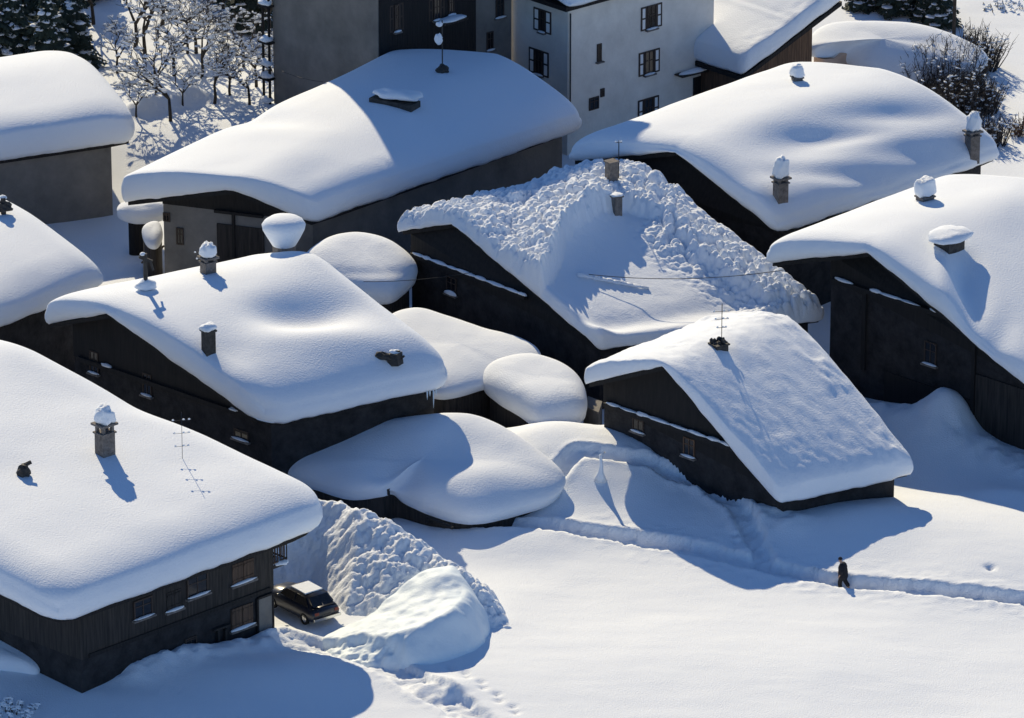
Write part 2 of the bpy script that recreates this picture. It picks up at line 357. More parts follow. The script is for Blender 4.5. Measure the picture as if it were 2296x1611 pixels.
# ------------------------------------------------------------------ chalet under the snow
class Wall:
    def __init__(s, a, b, z0): s.a = np.array([a[0], a[1]]); d = np.array(b[:2])-s.a; s.L = np.linalg.norm(d); s.t = d/s.L; s.n = np.array([s.t[1], -s.t[0]]); s.z0 = z0
    def at(s, px, py, out=0.0):
        a = s.a+s.n*out; d = FW + RT*(px-W0/2)/(S*D) + UP*(H0/2-py)/(S*D)
        k = np.dot(a-CAM[:2], s.n)/np.dot(d[:2], s.n); q = CAM+d*k
        return np.dot(q[:2]-a, s.t), q[2]
    def pt(s, u, z, out=0.0): q = s.a+s.t*u+s.n*out; return np.array([q[0], q[1], z])
    def box(s, mb, u0, u1, z0, z1, o0, o1):
        c = s.pt((u0+u1)/2, (z0+z1)/2, (o0+o1)/2); return mb.box(c, [*s.t, 0], [*s.n, 0], [0, 0, 1], abs(u1-u0)/2, abs(o1-o0)/2, abs(z1-z0)/2)
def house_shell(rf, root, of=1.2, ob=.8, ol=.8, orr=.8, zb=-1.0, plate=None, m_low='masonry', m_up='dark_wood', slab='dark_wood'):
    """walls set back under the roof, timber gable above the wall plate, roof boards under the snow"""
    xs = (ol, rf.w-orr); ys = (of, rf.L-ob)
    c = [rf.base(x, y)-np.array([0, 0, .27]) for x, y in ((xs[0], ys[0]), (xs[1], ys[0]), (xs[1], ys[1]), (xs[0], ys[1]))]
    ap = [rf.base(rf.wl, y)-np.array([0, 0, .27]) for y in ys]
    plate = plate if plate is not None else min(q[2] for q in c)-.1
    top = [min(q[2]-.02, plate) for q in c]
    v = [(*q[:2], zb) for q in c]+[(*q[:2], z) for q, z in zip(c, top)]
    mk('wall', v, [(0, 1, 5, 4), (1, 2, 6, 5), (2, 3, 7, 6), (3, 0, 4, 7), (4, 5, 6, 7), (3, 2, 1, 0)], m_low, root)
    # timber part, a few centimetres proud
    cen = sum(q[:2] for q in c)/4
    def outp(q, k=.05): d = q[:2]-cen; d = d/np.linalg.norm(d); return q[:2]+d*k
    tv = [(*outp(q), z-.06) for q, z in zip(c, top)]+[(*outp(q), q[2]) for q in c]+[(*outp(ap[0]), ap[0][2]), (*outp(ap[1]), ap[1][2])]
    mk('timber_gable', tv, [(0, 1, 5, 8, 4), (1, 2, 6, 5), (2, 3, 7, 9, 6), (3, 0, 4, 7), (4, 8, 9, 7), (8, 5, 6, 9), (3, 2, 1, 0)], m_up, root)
    front = Wall(c[0], c[1], zb); right = Wall(c[1], c[2], zb)
    front.plate = plate; us = np.linspace(0, front.L, 80); zz = rf.base(xs[0]+us*(xs[1]-xs[0])/front.L, us*0+ys[0])[..., 2]; ok = us[zz-.6 > plate]; front.umax = float(ok.max()) if len(ok) else front.L; front.umin = float(ok.min()) if len(ok) else 0; return front, right
def window(w, root, px, py, ww, hh, shutters=None, sill=True, snow=True, proud=.05, mframe='frame', snowt=.07):
    """window with frame, bars, sill and optional open shutters; (px,py) is its centre in the photo"""
    u, z = w.at(px, py); b = proud; mb = MB(); f = .07
    w.box(mb, u-ww/2, u-ww/2+f, z-hh/2, z+hh/2, -.05, b+.02); w.box(mb, u+ww/2-f, u+ww/2, z-hh/2, z+hh/2, -.05, b+.02)
    w.box(mb, u-ww/2+f, u+ww/2-f, z+hh/2-f, z+hh/2, -.05, b+.018); w.box(mb, u-ww/2+f, u+ww/2-f, z-hh/2, z-hh/2+f, -.05, b+.018)
    w.box(mb, u-.025, u+.025, z-hh/2+f, z+hh/2-f, -.05, b+.012); w.box(mb, u-ww/2+f, u-.026, z+.1, z+.15, -.05, b+.01); w.box(mb, u+.026, u+ww/2-f, z+.1, z+.15, -.05, b+.01)
    win = mb.build('window', mframe, root)
    mb = MB(); w.box(mb, u-ww/2+.03, u+ww/2-.03, z-hh/2+.03, z+hh/2-.03, -.06, b-.01); mb.build('pane', 'glass', win)
    if sill:
        mb = MB(); w.box(mb, u-ww/2-.1, u+ww/2+.1, z-hh/2-.09, z-hh/2-.01, -.03, b+.16); mb.build('sill', 'stone', win)
        if snow:
            mb = MB(); c = w.pt(u, z-hh/2+.02, b+.06); mb.lump(c, ww/2+.1, .11, snowt, math.atan2(w.t[1], w.t[0]), 14, 6, .1, random.random()); mb.build('sill_snow', 'snow', win, True)
    if shutters:
        for sg in (-1, 1):
            mb = MB(); c = u+sg*(ww/2+.04+shutters/2)
            x0, x1 = c-shutters/2, c+shutters/2
            w.box(mb, x0, x0+.09, z-hh/2, z+hh/2, .005, .06); w.box(mb, x1-.09, x1, z-hh/2, z+hh/2, .005, .06)
            for zz in (z-hh/2, z-.04, z+hh/2-.09): w.box(mb, x0+.09, x1-.09, zz, zz+.09, .005, .058)
            sh = mb.build('shutter', 'frame', win)
            mb = MB(); w.box(mb, x0+.08, x1-.08, z-hh/2+.08, z+hh/2-.08, .003, .04); mb.build('panel', 'shutter_white', sh)
    return win
def beam_with_snow(w, root, z, u0, u1, proud=.25, patch=.75, seed=0):
    u0, u1 = max(u0, w.umin), min(u1, w.umax)
    mb = MB(); w.box(mb, u0, u1, z-.12, z+.12, -.02, proud); o = mb.build('wall_plate', 'dark_wood', root)
    mb = MB(); u = u0+.2; rr = random.Random(seed)
    while u < u1-.3:
        l = rr.uniform(.5, 1.6); l = min(l, u1-u)
        if rr.random() < patch: mb.lump(w.pt(u+l/2, z+.13, proud*.62), l/2+.1, .13, rr.uniform(.06, .13), math.atan2(w.t[1], w.t[0]), 12, 6, .2, rr.random()*9)
        u += l
    mb.build('ledge_snow', 'snow', o, True)['kind'] = 'stuff'
def chimney(root, px, py, h, w, d=None, rot=.65, snow=.5, m='stone', gap=0.0, top=None, sink=.8, hat=None):
    """chimney standing out of the roof snow, with its own cap of snow"""
    b = hit(px, py); d = d or w; mb = MB(); ax = (math.cos(rot), math.sin(rot), 0); ay = (-math.sin(rot), math.cos(rot), 0)
    mb.box((b[0], b[1], b[2]+(h-sink)/2), ax, ay, (0, 0, 1), w/2, d/2, (h+sink)/2)
    mb.box((b[0], b[1], b[2]+h+.035), ax, ay, (0, 0, 1), w/2+.06, d/2+.06, .04)
    z = b[2]+h+.08; slabs = None
    if gap:
        for sx in (-1, 1):
            for sy in (-1, 1):
                p = np.array([b[0], b[1], z-.02])+np.array(ax)*sx*w*.36+np.array(ay)*sy*d*.36; mb.box(p+np.array([0, 0, gap/2]), ax, ay, (0, 0, 1), .07, .07, gap/2+.02)
        mb.box((b[0], b[1], z+gap), ax, ay, (0, 0, 1), w/2+.12, d/2+.12, .05); z += gap+.05
    c = mb.build('chimney', m, root)
    if snow:
        mb = MB(); k = hat or 1.0; mb.lump((b[0], b[1], z+snow*.28), (w/2+.12)*k, (d/2+.12)*k, snow*.66, rot, 24, 16, .17, px, .5, .72); mb.build('snow_cap', 'snow', c, True)
    # the ring of snow it melted into
    return c, b
def line_obj(name, pts, r, m, parent=None, label=None, cat=None, n=5, group=None):
    mb = MB(); mb.tube(pts, r, n); o = mb.build(name, m, parent, True, None if parent else pts[0])
    if parent is None: tag(o, label, cat, group)
    return o
def sag(a, b, s, n=14): return [np.array(a)*(1-t)+np.array(b)*t-np.array([0, 0, s*4*t*(1-t)]) for t in np.linspace(0, 1, n)]
def antenna(root, px, py, h, bars, bar=.8, rot=.2, r=.022):
    b = hit(px, py); mb = MB(); mb.tube([b-np.array([0, 0, .6]), b+np.array([0, 0, h])], r, 6)
    for z, l in bars: mb.tube([b+np.array([-l/2*math.cos(rot), -l/2*math.sin(rot), z]), b+np.array([l/2*math.cos(rot), l/2*math.sin(rot), z])], r*.7, 5)
    o = mb.build('antenna', 'iron', root, True); mb = MB()
    for z, l in bars:
        for q in (-.45, .1, .4): mb.lump(b+np.array([q*l*math.cos(rot), q*l*math.sin(rot), z+.03]), .06, .05, .05, 0, 8, 6, .2, z+q)
    mb.build('hoar_frost', 'snow', o, True)['kind'] = 'stuff'; return o
# ------------------------------------------------------------------ houses
def roof_from(FL, FA, FR, BA, BR, BL=None):
    q = [P(*k) for k in (FL, FA, FR, BA, BR)]
    bl = q[0]+(q[3]-q[1]) if BL is None else P(*BL)
    return Roof(q[0], q[1], q[2], bl, q[3], q[4])
def base_of(rf, z=0): c = (rf.FL+rf.FR+rf.BL+rf.BR)/4; return (c[0], c[1], z)

# --- chalet in the lower left, its eave side facing the camera
FR, BR, BA = P(130, 1403, 4.9), P(764, 1172, 4.9), P(8, 806, 7.5)
rA = Roof(BA+(FR-BR)+(BA-BR)*.35*np.array([1, 1, -1.1]), BA+(FR-BR), FR, BA+(BA-BR)*.35*np.array([1, 1, -1.1]), BA, BR)
hA = empty('chalet', base_of(rA), 'largest snow-covered chalet, lower left, with brown shutters and a balcony beside the trodden yard', 'house')
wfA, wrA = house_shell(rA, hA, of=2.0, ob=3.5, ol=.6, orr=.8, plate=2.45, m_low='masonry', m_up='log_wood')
snow_cap(rA, hA, t=1.75, r=(2, 2.7, 2.2, 2.0), e=(.5, .57, .5, .5), rc=(.6, 1.4, 2.2, .6), soft=3, n=(130, 110), seed=1, dips=[(60, 1050, 90, 50, -.12), (10, 790, 130, 60, .55), (330, 900, 120, 40, -.25)])
# --- chalet in the left centre
rC = roof_from((95, 728, 6.3), (237, 705, 7.9), (592, 962, 4.7), (716, 606, 7.7), (1020, 866, 4.7))
hC = empty('chalet', base_of(rC), 'chalet left of centre with a dark gable and several chimneys on its hollowed snow roof', 'house')
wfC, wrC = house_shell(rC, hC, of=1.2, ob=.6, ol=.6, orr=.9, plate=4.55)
snow_cap(rC, hC, t=1.7, r=(1.5, 2.5, 1.1, 1.2), e=(.6, .52, .76, .5), rc=(.5, 1.6, 1.2, .5), soft=1.8, n=(130, 120), seed=2,
         dips=[(690, 704, 120, 44, -.85), (625, 690, 55, 34, -.2), (750, 775, 190, 36, .28), (510, 800, 60, 45, -.18), (700, 570, 90, 50, .45)])
# --- long barn at the top centre
rB = roof_from((272, 455, 5.2), (520, 428, 6.7), (702, 503, 5.2), (1122, 142, 7.2), (1312, 290, 5.2))
hB = empty('barn', base_of(rB), 'long barn at top centre under a thick snow roof half in shade, half in sun', 'barn')
wfB, wrB = house_shell(rB, hB, of=1.3, ob=.5, ol=1.5, orr=.9, plate=5.0, m_low='grey_plaster')
snow_cap(rB, hB, t=1.7, r=(1.0, 1.4, .5, .8), e=(.85, .66, .92, .5), rc=(.3, .6, .7, .4), soft=1.8, n=(110, 160), seed=3,
         dips=[(640, 330, 90, 50, .12), (600, 275, 80, 18, -.35), (690, 420, 60, 40, -.1)])
# --- right foreground chalet
rR = roof_from((1304, 864, 4.8), (1485, 822, 7.05), (1745, 1133, 2.0), (1766, 712, 7.05), (2050, 1066, 2.0))
hR = empty('chalet', base_of(rR), 'chalet right of centre with a wind-rippled bluish snow slope and one dark chimney pot', 'house')
wfR, wrR = house_shell(rR, hR, of=1.0, ob=.5, ol=.5, orr=.7, plate=3.75)
def exR(th, X, Y, p):
    a = fbm(X/3.2+.4*Y, Y/1.0+X/2.5, 3.0, 4); lip = np.exp(-((rR.L-Y-1.0)/.8)**2)
    return th+.15*a+.24*np.maximum(0, fbm(X/.9, Y/.7, 8.0, 3))*lip+.05*fbm(X/.6, Y/.5, 4.0, 3)
snow_cap(rR, hR, t=1.15, r=(1.2, .7, .5, .6), e=(.8, .75, .9, .7), rc=(.4, .35, .25, .3), soft=1.3, rid=.85, n=(140, 120), seed=4, extra=exR, bulge=.05)
# --- house with the collapsed, lumpy snow roof in the centre
rD = roof_from((888, 520, 5.7), (1012, 503, 6.8), (1345, 785, 3.4), (1440, 395, 6.8), (1852, 718, 2.9))
hD = empty('house', base_of(rD), 'house in the centre with lumpy broken snow half slid off its roof', 'house')
wfD, wrD = house_shell(rD, hD, of=.5, ob=.4, ol=.5, orr=.7, plate=4.5)
SLAB = [(1180, 668), (1222, 640), (1250, 590), (1262, 545), (1300, 515), (1352, 482), (1400, 468), (1450, 476), (1490, 500), (1520, 525), (1580, 590), (1660, 645), (1760, 700), (1900, 800), (1500, 900), (1330, 830)]
RUB = [(1505, 520), (1580, 560), (1660, 612), (1745, 668), (1800, 712)]
def exD(th, X, Y, p):
    x, y = proj(p[..., 0], p[..., 1], p[..., 2]+.5); sd = poly_sdf(x, y, SLAB)/40.0; sd = sd+.13*fbm(X/.7, Y/.7, 3.0, 3)+.06*fbm(X/.22, Y/.22, 5.0, 2)
    side = sstep(.52, .80, Y/rD.L)
    up = 1-sstep(-.02, .30, sd)
    lump = clump(X, Y, .50, 1.0)*.34*(.4+1.2*np.clip(.5+fbm(X/1.1, Y/1.1, 33.0, 2), 0, 1))+clump(X, Y, .24, 5.0)*.22+.14*fbm(X/1.2, Y/1.2, 2.0)+.05*fbm(X/.2, Y/.2, 2.0, 2)
    rim = .28*np.exp(-((sd+.12)/.16)**2)*(1-side)*(1+1.2*fbm(X/.4, Y/.4, 12.0, 2))
    edge = np.maximum(rD.w-X, 0); fr = Y
    low = .30+.06*fbm(X/2, Y/2, 7.0)+1.05*np.exp(-np.maximum(sd, 0)/.75)*(1-side)*(1-sstep(6.5, 9.5, X))+.38*np.exp(-edge/.9)-.22*np.exp(-((edge-1.5)/.8)**2)+.55*np.exp(-(fr/.9)**2)
    rd, _, _ = seg_dist(x, y, RUB); rub = np.exp(-(rd/40/1.25)**2)*sstep(.45, .68, Y/rD.L); rl = rub*(clump(X, Y, .44, 9.0)*.60+clump(X, Y, .22, 4.0)*.28)
    low = low+rub*(clump(X, Y, .44, 9.0)*.60+clump(X, Y, .22, 4.0)*.28+.12)
    hi = (.65+.85*sstep(-3.2, 0, sd)*(1-side)+lump*(1-.96*side*sstep(6.0, 8.5, X))+.25*side+rim)
    hi = hi+.9*rl*sstep(3.5, 5, X)
    f = rnd(X, .4)*rnd(Y, .4)*rnd(rD.L-Y, .5)*rnd(rD.w-X, .5)
    return (up*hi+(1-up)*low)*(.45+.55*f)
snow_cap(rD, hD, t=.9, r=(.5, .5, .4, .4), e=(.6, .6, .6, .6), rc=(.2, .3, .3, .2), soft=.8, n=(320, 300), seed=5, extra=exD, bulge=.04, k=.2)
# --- big house at the upper right
rF = roof_from((1262, 365, 6.4), (1515, 342, 8.0), (1745, 528, 5.2), (1985, 170, 8.2), (2246, 356, 5.2))
hF = empty('house', base_of(rF), 'wide house at upper right under a swelling dune-like snow roof with chimneys', 'house')
wfF, wrF = house_shell(rF, hF, of=1.0, ob=.5, ol=.6, orr=.9, plate=5.0)
snow_cap(rF, hF, t=1.6, r=(2.2, 2.2, 1.6, 1.0), e=(.35, .5, .6, .5), rc=(1.0, .8, .6, .5), soft=2.0, n=(130, 150), seed=6,
         dips=[(1790, 325, 95, 40, -.32), (1890, 312, 120, 20, -.28), (2000, 270, 140, 20, -.22), (1960, 225, 170, 50, .35), (1720, 270, 130, 60, .25), (2070, 345, 130, 24, -.22), (1980, 320, 120, 22, .16), (1560, 430, 70, 60, -.35), (1900, 395, 170, 20, -.25)])
# --- house cut by the right edge
FAe, FRe = P(1945, 568, 8.4), P(2400, 955, 3.3)
rE = roof_from((1712, 592, 6.9), (1945, 568, 8.4), (2400, 955, 3.3), (2335, 420, 8.4), (2800, 815, 3.3))
hE = empty('house', base_of(rE), 'house cut by the right edge with a tall dark gable and a snow-hooded dormer', 'house')
wfE, wrE = house_shell(rE, hE, of=2.0, ob=.5, ol=2.3, orr=.9, plate=6.0)
snow_cap(rE, hE, t=1.5, r=(1.4, 2.0, 1.4, 1.0), e=(.6, .5, .72, .5), rc=(.6, .7, .5, .4), soft=1.6, n=(150, 120), seed=7,
         dips=[(2160, 625, 36, 50, -.55), (2185, 695, 38, 55, -.6), (2225, 765, 45, 55, -.6), (2120, 650, 30, 70, .25), (2260, 470, 80, 50, .2)])
# --- house at the upper left edge
FR, BR, BA = P(-420, 425, 4.4), P(306, 317, 4.4), P(222, 195, 5.4)
rT = Roof(BA+(FR-BR)+(BA-BR)*np.array([.8, .8, -1]), BA+(FR-BR), FR, BA+(BA-BR)*np.array([.8, .8, -1]), BA, BR)
hT = empty('house', base_of(rT), 'grey rendered house at the upper left edge under a square-sided slab of snow', 'house')
wfT, wrT = house_shell(rT, hT, of=.4, ob=1.3, ol=.6, orr=.7, plate=4.1, m_low='grey_plaster', m_up='grey_plaster')
snow_cap(rT, hT, t=2.0, r=(2, 2.0, 1, 2.4), e=(.5, .74, .7, .6), rc=(.6, .5, .8, 1.2), soft=2.2, n=(110, 120), seed=8, und=.08, rid=.95)
# --- house at the left edge
FR, BR, BA = P(-160, 800, 4.6), P(234, 642, 4.6), P(-10, 448, 6.5)
rU = Roof(BA+(FR-BR)+(BA-BR)*np.array([.5, .5, -.8]), BA+(FR-BR), FR, BA+(BA-BR)*np.array([.5, .5, -.8]), BA, BR)
hU = empty('house', base_of(rU), 'house at the left edge showing only its rear snow slope and a black stove pipe', 'house')
house_shell(rU, hU, of=.6, ob=.7, ol=.6, orr=1.0, plate=4.3)
snow_cap(rU, hU, t=1.5, r=(2, 2.2, 1, 1.6), e=(.5, .6, .6, .5), rc=(.6, .7, .5, .6), soft=2, n=(80, 90), seed=9, dips=[(60, 660, 60, 40, -.15)])
for n_, r_ in dict(A=rA, B=rB, C=rC, D=rD, E=rE, F=rF, R=rR, T=rT, U=rU).items():
    print(n_, 'L %.1f wl %.1f wr %.1f ang %.0f pitch %.0f phi %.0f' % (r_.L, r_.wl, r_.wr, r_.ang, r_.pitch, math.degrees(r_.phi)))
# ------------------------------------------------------------------ pillows of snow on low roofs
def pillow(name, pts, parent, t=1.0, p=3.0, q=2.0, n=9, rings=26, belly=.3, under=.9, m='snow', seed=0, und=.06, dips=(), org=None, reg=True):
    o = spline([P(*k) for k in pts], n); c = o.mean(0); N = len(o); V = []; F = []
    for s in np.sin(np.linspace(0, 1, rings)*math.pi/2)[::-1]:
        v = c+(o-c)*s; z = c[2]+(o[:, 2]-c[2])*s + t*max(0, 1-s**p)**(1/q)
        z = z+und*fbm(v[:, 0]/2+seed, v[:, 1]/2, seed, 3)*(1 if s < .99 else .5)
        for px, py, rx, ry, h in dips:
            x_, y_ = proj(v[:, 0], v[:, 1], z); z = z+h*np.exp(-((x_-px)/rx)**2-((y_-py)/ry)**2)
        V.append(np.column_stack([v[:, :2], z]))
    low = []
    for s, dz in ((1.0-.015, -.5*belly), (.975, -belly), (under, -belly-.05)):
        v = c+(o-c)*s; low.append(np.column_stack([v[:, :2], o[:, 2]+dz+.03*fbm(v[:, 0]*1.3, v[:, 1]*1.3, seed+4)]))
    A = low[::-1]+V; V = np.concatenate(A); R = len(A)
    for k in range(R-1):
        a = k*N+np.arange(N); b = k*N+(np.arange(N)+1) % N; F.append(np.stack([a, b, b+N, a+N], -1))
    F = [list(f) for f in np.concatenate(F)]; F.append(list(range(N))[::-1])
    ob = mk(name, V, F, m, parent, True, org)
    if reg: register(V, F)
    return ob, o, c
def prism(name, outline, c, k, zt, zb, m, parent):
    """walls standing back under a pillow"""
    o = c+(outline-c)*k; N = len(o); v = [(x, y, zb) for x, y, _ in o]+[(x, y, z+zt) for x, y, z in o]
    return mk(name, v, [(i, (i+1) % N, N+(i+1) % N, N+i) for i in range(N)]+[tuple(range(N, 2*N)), tuple(range(N))[::-1]], m, parent)
def walls_quad(name, pts, zb, zt, m, parent):
    v = [(*P(*p)[:2], zb) for p in pts]+[(*P(*p)[:2], zt) for p in pts]; n = len(pts)
    return mk(name, v, [(i, (i+1) % n, n+(i+1) % n, n+i) for i in range(n)]+[tuple(range(n, 2*n)), tuple(range(n))[::-1]], m, parent)
# half-buried hut
hG = empty('hut', P(980, 1120, 0), 'low half-buried hut in the centre foreground under two swollen lobes of snow', 'hut')
_, oG, cG = pillow('roof_snow', [(592, 1036, 1.75), (660, 1000, 2.1), (782, 962, 2.6), (900, 946, 3.0), (1010, 936, 3.15), (1090, 945, 3.0), (1180, 995, 2.5), (1252, 1052, 1.9), (1268, 1085, 1.55), (1235, 1118, 1.3), (1160, 1142, 1.2), (1090, 1158, 1.15), (1030, 1158, 1.15), (960, 1138, 1.25), (905, 1112, 1.35), (878, 1092, 1.7), (845, 1098, 1.75), (780, 1104, 1.55), (710, 1085, 1.55), (640, 1062, 1.65)],
    hG, t=.72, p=4.6, belly=.42, seed=3, n=8, dips=[(886, 1066, 52, 30, -.48), (1080, 1075, 110, 40, .35), (1000, 960, 80, 30, .1)])
prism('wall', oG, cG, .88, -.15, -.8, 'log_wood', hG)
w = walls_quad('porch_wall', [(1172, 1150, .5), (1228, 1128, .5), (1215, 1100, .5), (1160, 1120, .5)], -.5, 1.02, 'grey_plaster', hG)
mb = MB(); a, b = P(1000, 1165, .8), P(1005, 1165, .8)
mb.beam(P(958, 1160, .9), P(1015, 1185, .9), .12); mb.beam(P(958, 1162, .9), P(958, 1175, .0), .14); mb.build('porch_beam', 'dark_wood', hG)
# annex between the centre houses
hH = empty('annex', P(1060, 880, 0), 'low annex between the chalet left of centre and the lumpy-roofed house', 'annex')
_, o1, c1 = pillow('roof_snow', [(860, 722, 3.3), (925, 695, 3.55), (1000, 712, 3.4), (1080, 738, 3.2), (1180, 768, 3.0), (1214, 800, 2.8), (1190, 838, 2.5), (1130, 852, 2.35), (1080, 866, 2.3), (985, 886, 2.3), (900, 850, 2.6), (860, 780, 2.9)], hH, t=.5, p=4, belly=.3, seed=5)
prism('wall', o1, c1, .86, -.2, -.8, 'log_wood', hH)
hH2 = empty('shed', P(1220, 940, 0), 'shed under one fat rounded pillow of snow beside the left eave of the wind-rippled roof', 'shed')
_, o2, c2 = pillow('roof_snow', [(1083, 862, 2.35), (1090, 832, 2.6), (1130, 815, 2.75), (1190, 808, 2.8), (1255, 826, 2.7), (1300, 856, 2.5), (1316, 895, 2.2), (1310, 930, 2.0), (1262, 946, 1.9), (1212, 952, 1.85), (1165, 922, 2.05), (1115, 892, 2.2)], hH2, t=.85, p=4.5, belly=.35, seed=6, dips=[(1210, 880, 80, 30, .12)])
prism('wall', o2, c2, .86, -.25, -.8, 'log_wood', hH2)
walls_quad('side_wall', [(1308, 960, .5), (1342, 975, .5), (1350, 950, .5), (1318, 938, .5)], -.5, 1.7, 'grey_plaster', hH2)
# rounded pillow behind the left centre chalet
hI = empty('outbuilding', P(830, 690, 0), 'small outbuilding under an egg-shaped snow dome behind the chalet left of centre', 'outbuilding')
_, o3, c3 = pillow('roof_snow', [(680, 590, 4.2), (705, 560, 4.5), (755, 538, 4.75), (820, 535, 4.75), (885, 555, 4.55), (930, 592, 4.15), (934, 618, 3.9), (905, 648, 3.65), (868, 668, 3.5), (780, 660, 3.5), (710, 630, 3.8)], hI, t=.85, p=3.6, belly=.4, seed=7, dips=[(820, 610, 120, 12, -.08)])
prism('wall', o3, c3, .84, -.3, -.8, 'log_wood', hI)
# ------------------------------------------------------------------ tall buildings at the top
PH = math.radians(42); E1 = np.array([math.cos(PH), math.sin(PH)]); E2 = np.array([-math.sin(PH), math.cos(PH)])
def block(name, parent, c0, l1, l2, zb, zt, m):
    q = [c0, c0+E1*l1, c0+E1*l1+E2*l2, c0+E2*l2]; v = [(*p, zb) for p in q]+[(*p, zt) for p in q]
    return mk(name, v, [(0, 1, 5, 4), (1, 2, 6, 5), (2, 3, 7, 6), (3, 0, 4, 7), (4, 5, 6, 7), (3, 2, 1, 0)], m, parent)
C0 = P(1272, 352, 0)[:2]; ZW = 8.9
hW = empty('tenement', (*(C0+E1*5+E2*4), 0), 'tall white rendered building at the top with white-panelled shutters', 'building')
block('wall', hW, C0, 11.55, 4.9, -1, ZW, 'white_plaster')
mb = MB(); cc = C0+E1*5.8+E2*2.2; mb.box((*cc, ZW+.16), (*E1, 0), (*E2, 0), (0, 0, 1), 6.4, 2.7, .13); mb.build('roof', 'dark_wood', hW)
q = [C0-E1*.6-E2*.7, C0+E1*12.1-E2*.7, C0+E1*12.1+E2*4.8, C0-E1*.6+E2*4.8]; z = ZW+.30
rW = Roof((*q[3], z), (*((q[0]+q[3])/2), z+.8), (*q[0], z), (*q[2], z), (*((q[1]+q[2])/2), z+.8), (*q[1], z))
snow_cap(rW, hW, t=.8, r=(1, 1, 1, 1), e=(.6,)*4, rc=(.3,)*4, soft=1, n=(40, 40), seed=11, slab=None)
wr = Wall(C0, C0+E1*11.55, 0); wl = Wall(C0+E2*4.9, C0, 0)
for x, y in ((1460, 38), (1455, 140), (1453, 246)): window(wr, hW, x, y, .72, 1.42, .42)
window(wr, hW, 1343, 118, .34, 1.05, None, True, False); window(wr, hW, 1331, 232, .75, .75, None, False); window(wr, hW, 1350, 208, .3, .5, None, False)
window(wl, hW, 1217, 47, .40, 1.35, .5); window(wl, hW, 1209, 140, .62, 1.5, .48); 
mb = MB(); mb.tube([wr.pt(.12, z, .1) for z in (8.6, 5, 3.2)], .05); mb.build('drainpipe', 'iron', hW, True)
mb = MB(); u, z = wr.at(1565, 203); wr.box(mb, u-.42, u+.42, z-.85, z+.85, -.05, .04); mb.build('door', 'dark_wood', hW)
mb = MB(); a, b = wr.at(1512, 168), wr.at(1590, 148); mb.beam(wr.pt(a[0], a[1], .35), wr.pt(b[0], b[1], .35), .7, .09); o = mb.build('lean_to_roof', 'log_wood', hW)
mb = MB(); mb.lump(wr.pt((a[0]+b[0])/2, (a[1]+b[1])/2+.06, .35), 1.35, .32, .14, PH, 16, 8, .1, 4); mb.build('ledge_snow', 'snow', o, True)['kind'] = 'stuff'
C1 = P(850, 322, 2.0)[:2]
hW1 = empty('tenement', (*(C1+E1*3+E2*4), 0), 'tall grey rendered block beside the white building, with snow-laden posts at its left edge', 'building')
L2 = 9.3; block('wall', hW1, C1, 10.1, L2, -1, 22.8, 'grey_plaster')
v1 = Wall(C1, C1+E1*10.1, 0); v2 = Wall(C1+E2*L2, C1, 0)
mb = MB(); v1.box(mb, .05, v1.at(1066, 50)[0], 2.0, 22.7, -.1, .05); mb.build('timber_front', 'dark_wood', hW1)
mb = MB(); cc = C1+E1*5+E2*4.6; mb.box((*cc, 22.95), (*E1, 0), (*E2, 0), (0, 0, 1), 5.3, 5.0, .13); mb.build('roof', 'dark_wood', hW1)
q = [C1-E1*.6-E2*.6, C1+E1*10.4-E2*.6, C1+E1*10.4+E2*9.6, C1-E1*.6+E2*9.6]; z = 23.08
rW1 = Roof((*q[3], z), (*((q[0]+q[3])/2), z+.5), (*q[0], z), (*q[2], z), (*((q[1]+q[2])/2), z+.5), (*q[1], z))
snow_cap(rW1, hW1, t=.8, r=(1, 1, 1, 1), e=(.6,)*4, rc=(.3,)*4, soft=1, n=(40, 40), seed=12, slab=None)
window(v1, hW1, 888, 40, .35, 1.6, .3, proud=.1); window(v1, hW1, 978, 20, .5, 1.3, .3, proud=.1); window(v1, hW1, 1010, 10, .4, 1.2, None, proud=.1); window(v1, hW1, 1120, 15, .62, 1.3, None); window(v1, hW1, 1098, 92, .5, 1.1, None)
mb = MB(); u, z = v1.at(1000, 42); v1.box(mb, u-.9, u+.9, z-.06, z+.06, .05, .9); o = mb.build('balcony', 'log_wood', hW1)
mb = MB(); mb.lump(v1.pt(u, z+.08, .5), 1.0, .45, .16, PH, 16, 8, .15, 2); mb.build('ledge_snow', 'snow', o, True)['kind'] = 'stuff'
mb = MB(); p0 = C1+E2*L2-E1*.25; p1 = C1+E2*L2-E1*.25+E2*.6
for p in (p0+E2*.05, p1): mb.tube([(*p, -.5), (*p, 15)], .09, 6)
for z in (3.6, 5.8, 8.0, 10.2, 12.4): mb.box((*((p0+p1)/2), z), (*E1, 0), (*E2, 0), (0, 0, 1), .3, .45, .05)
o = mb.build('stair_post', 'dark_wood', hW1); mb = MB()
for z in (2.3, 3.75, 4.5, 5.95, 8.15, 10.35, 8.8, 12.5): mb.lump((*((p0+p1)/2), z), .34, .48, .28, PH, 12, 8, .2, z)
mb.build('ledge_snow', 'snow', o, True)['kind'] = 'stuff'
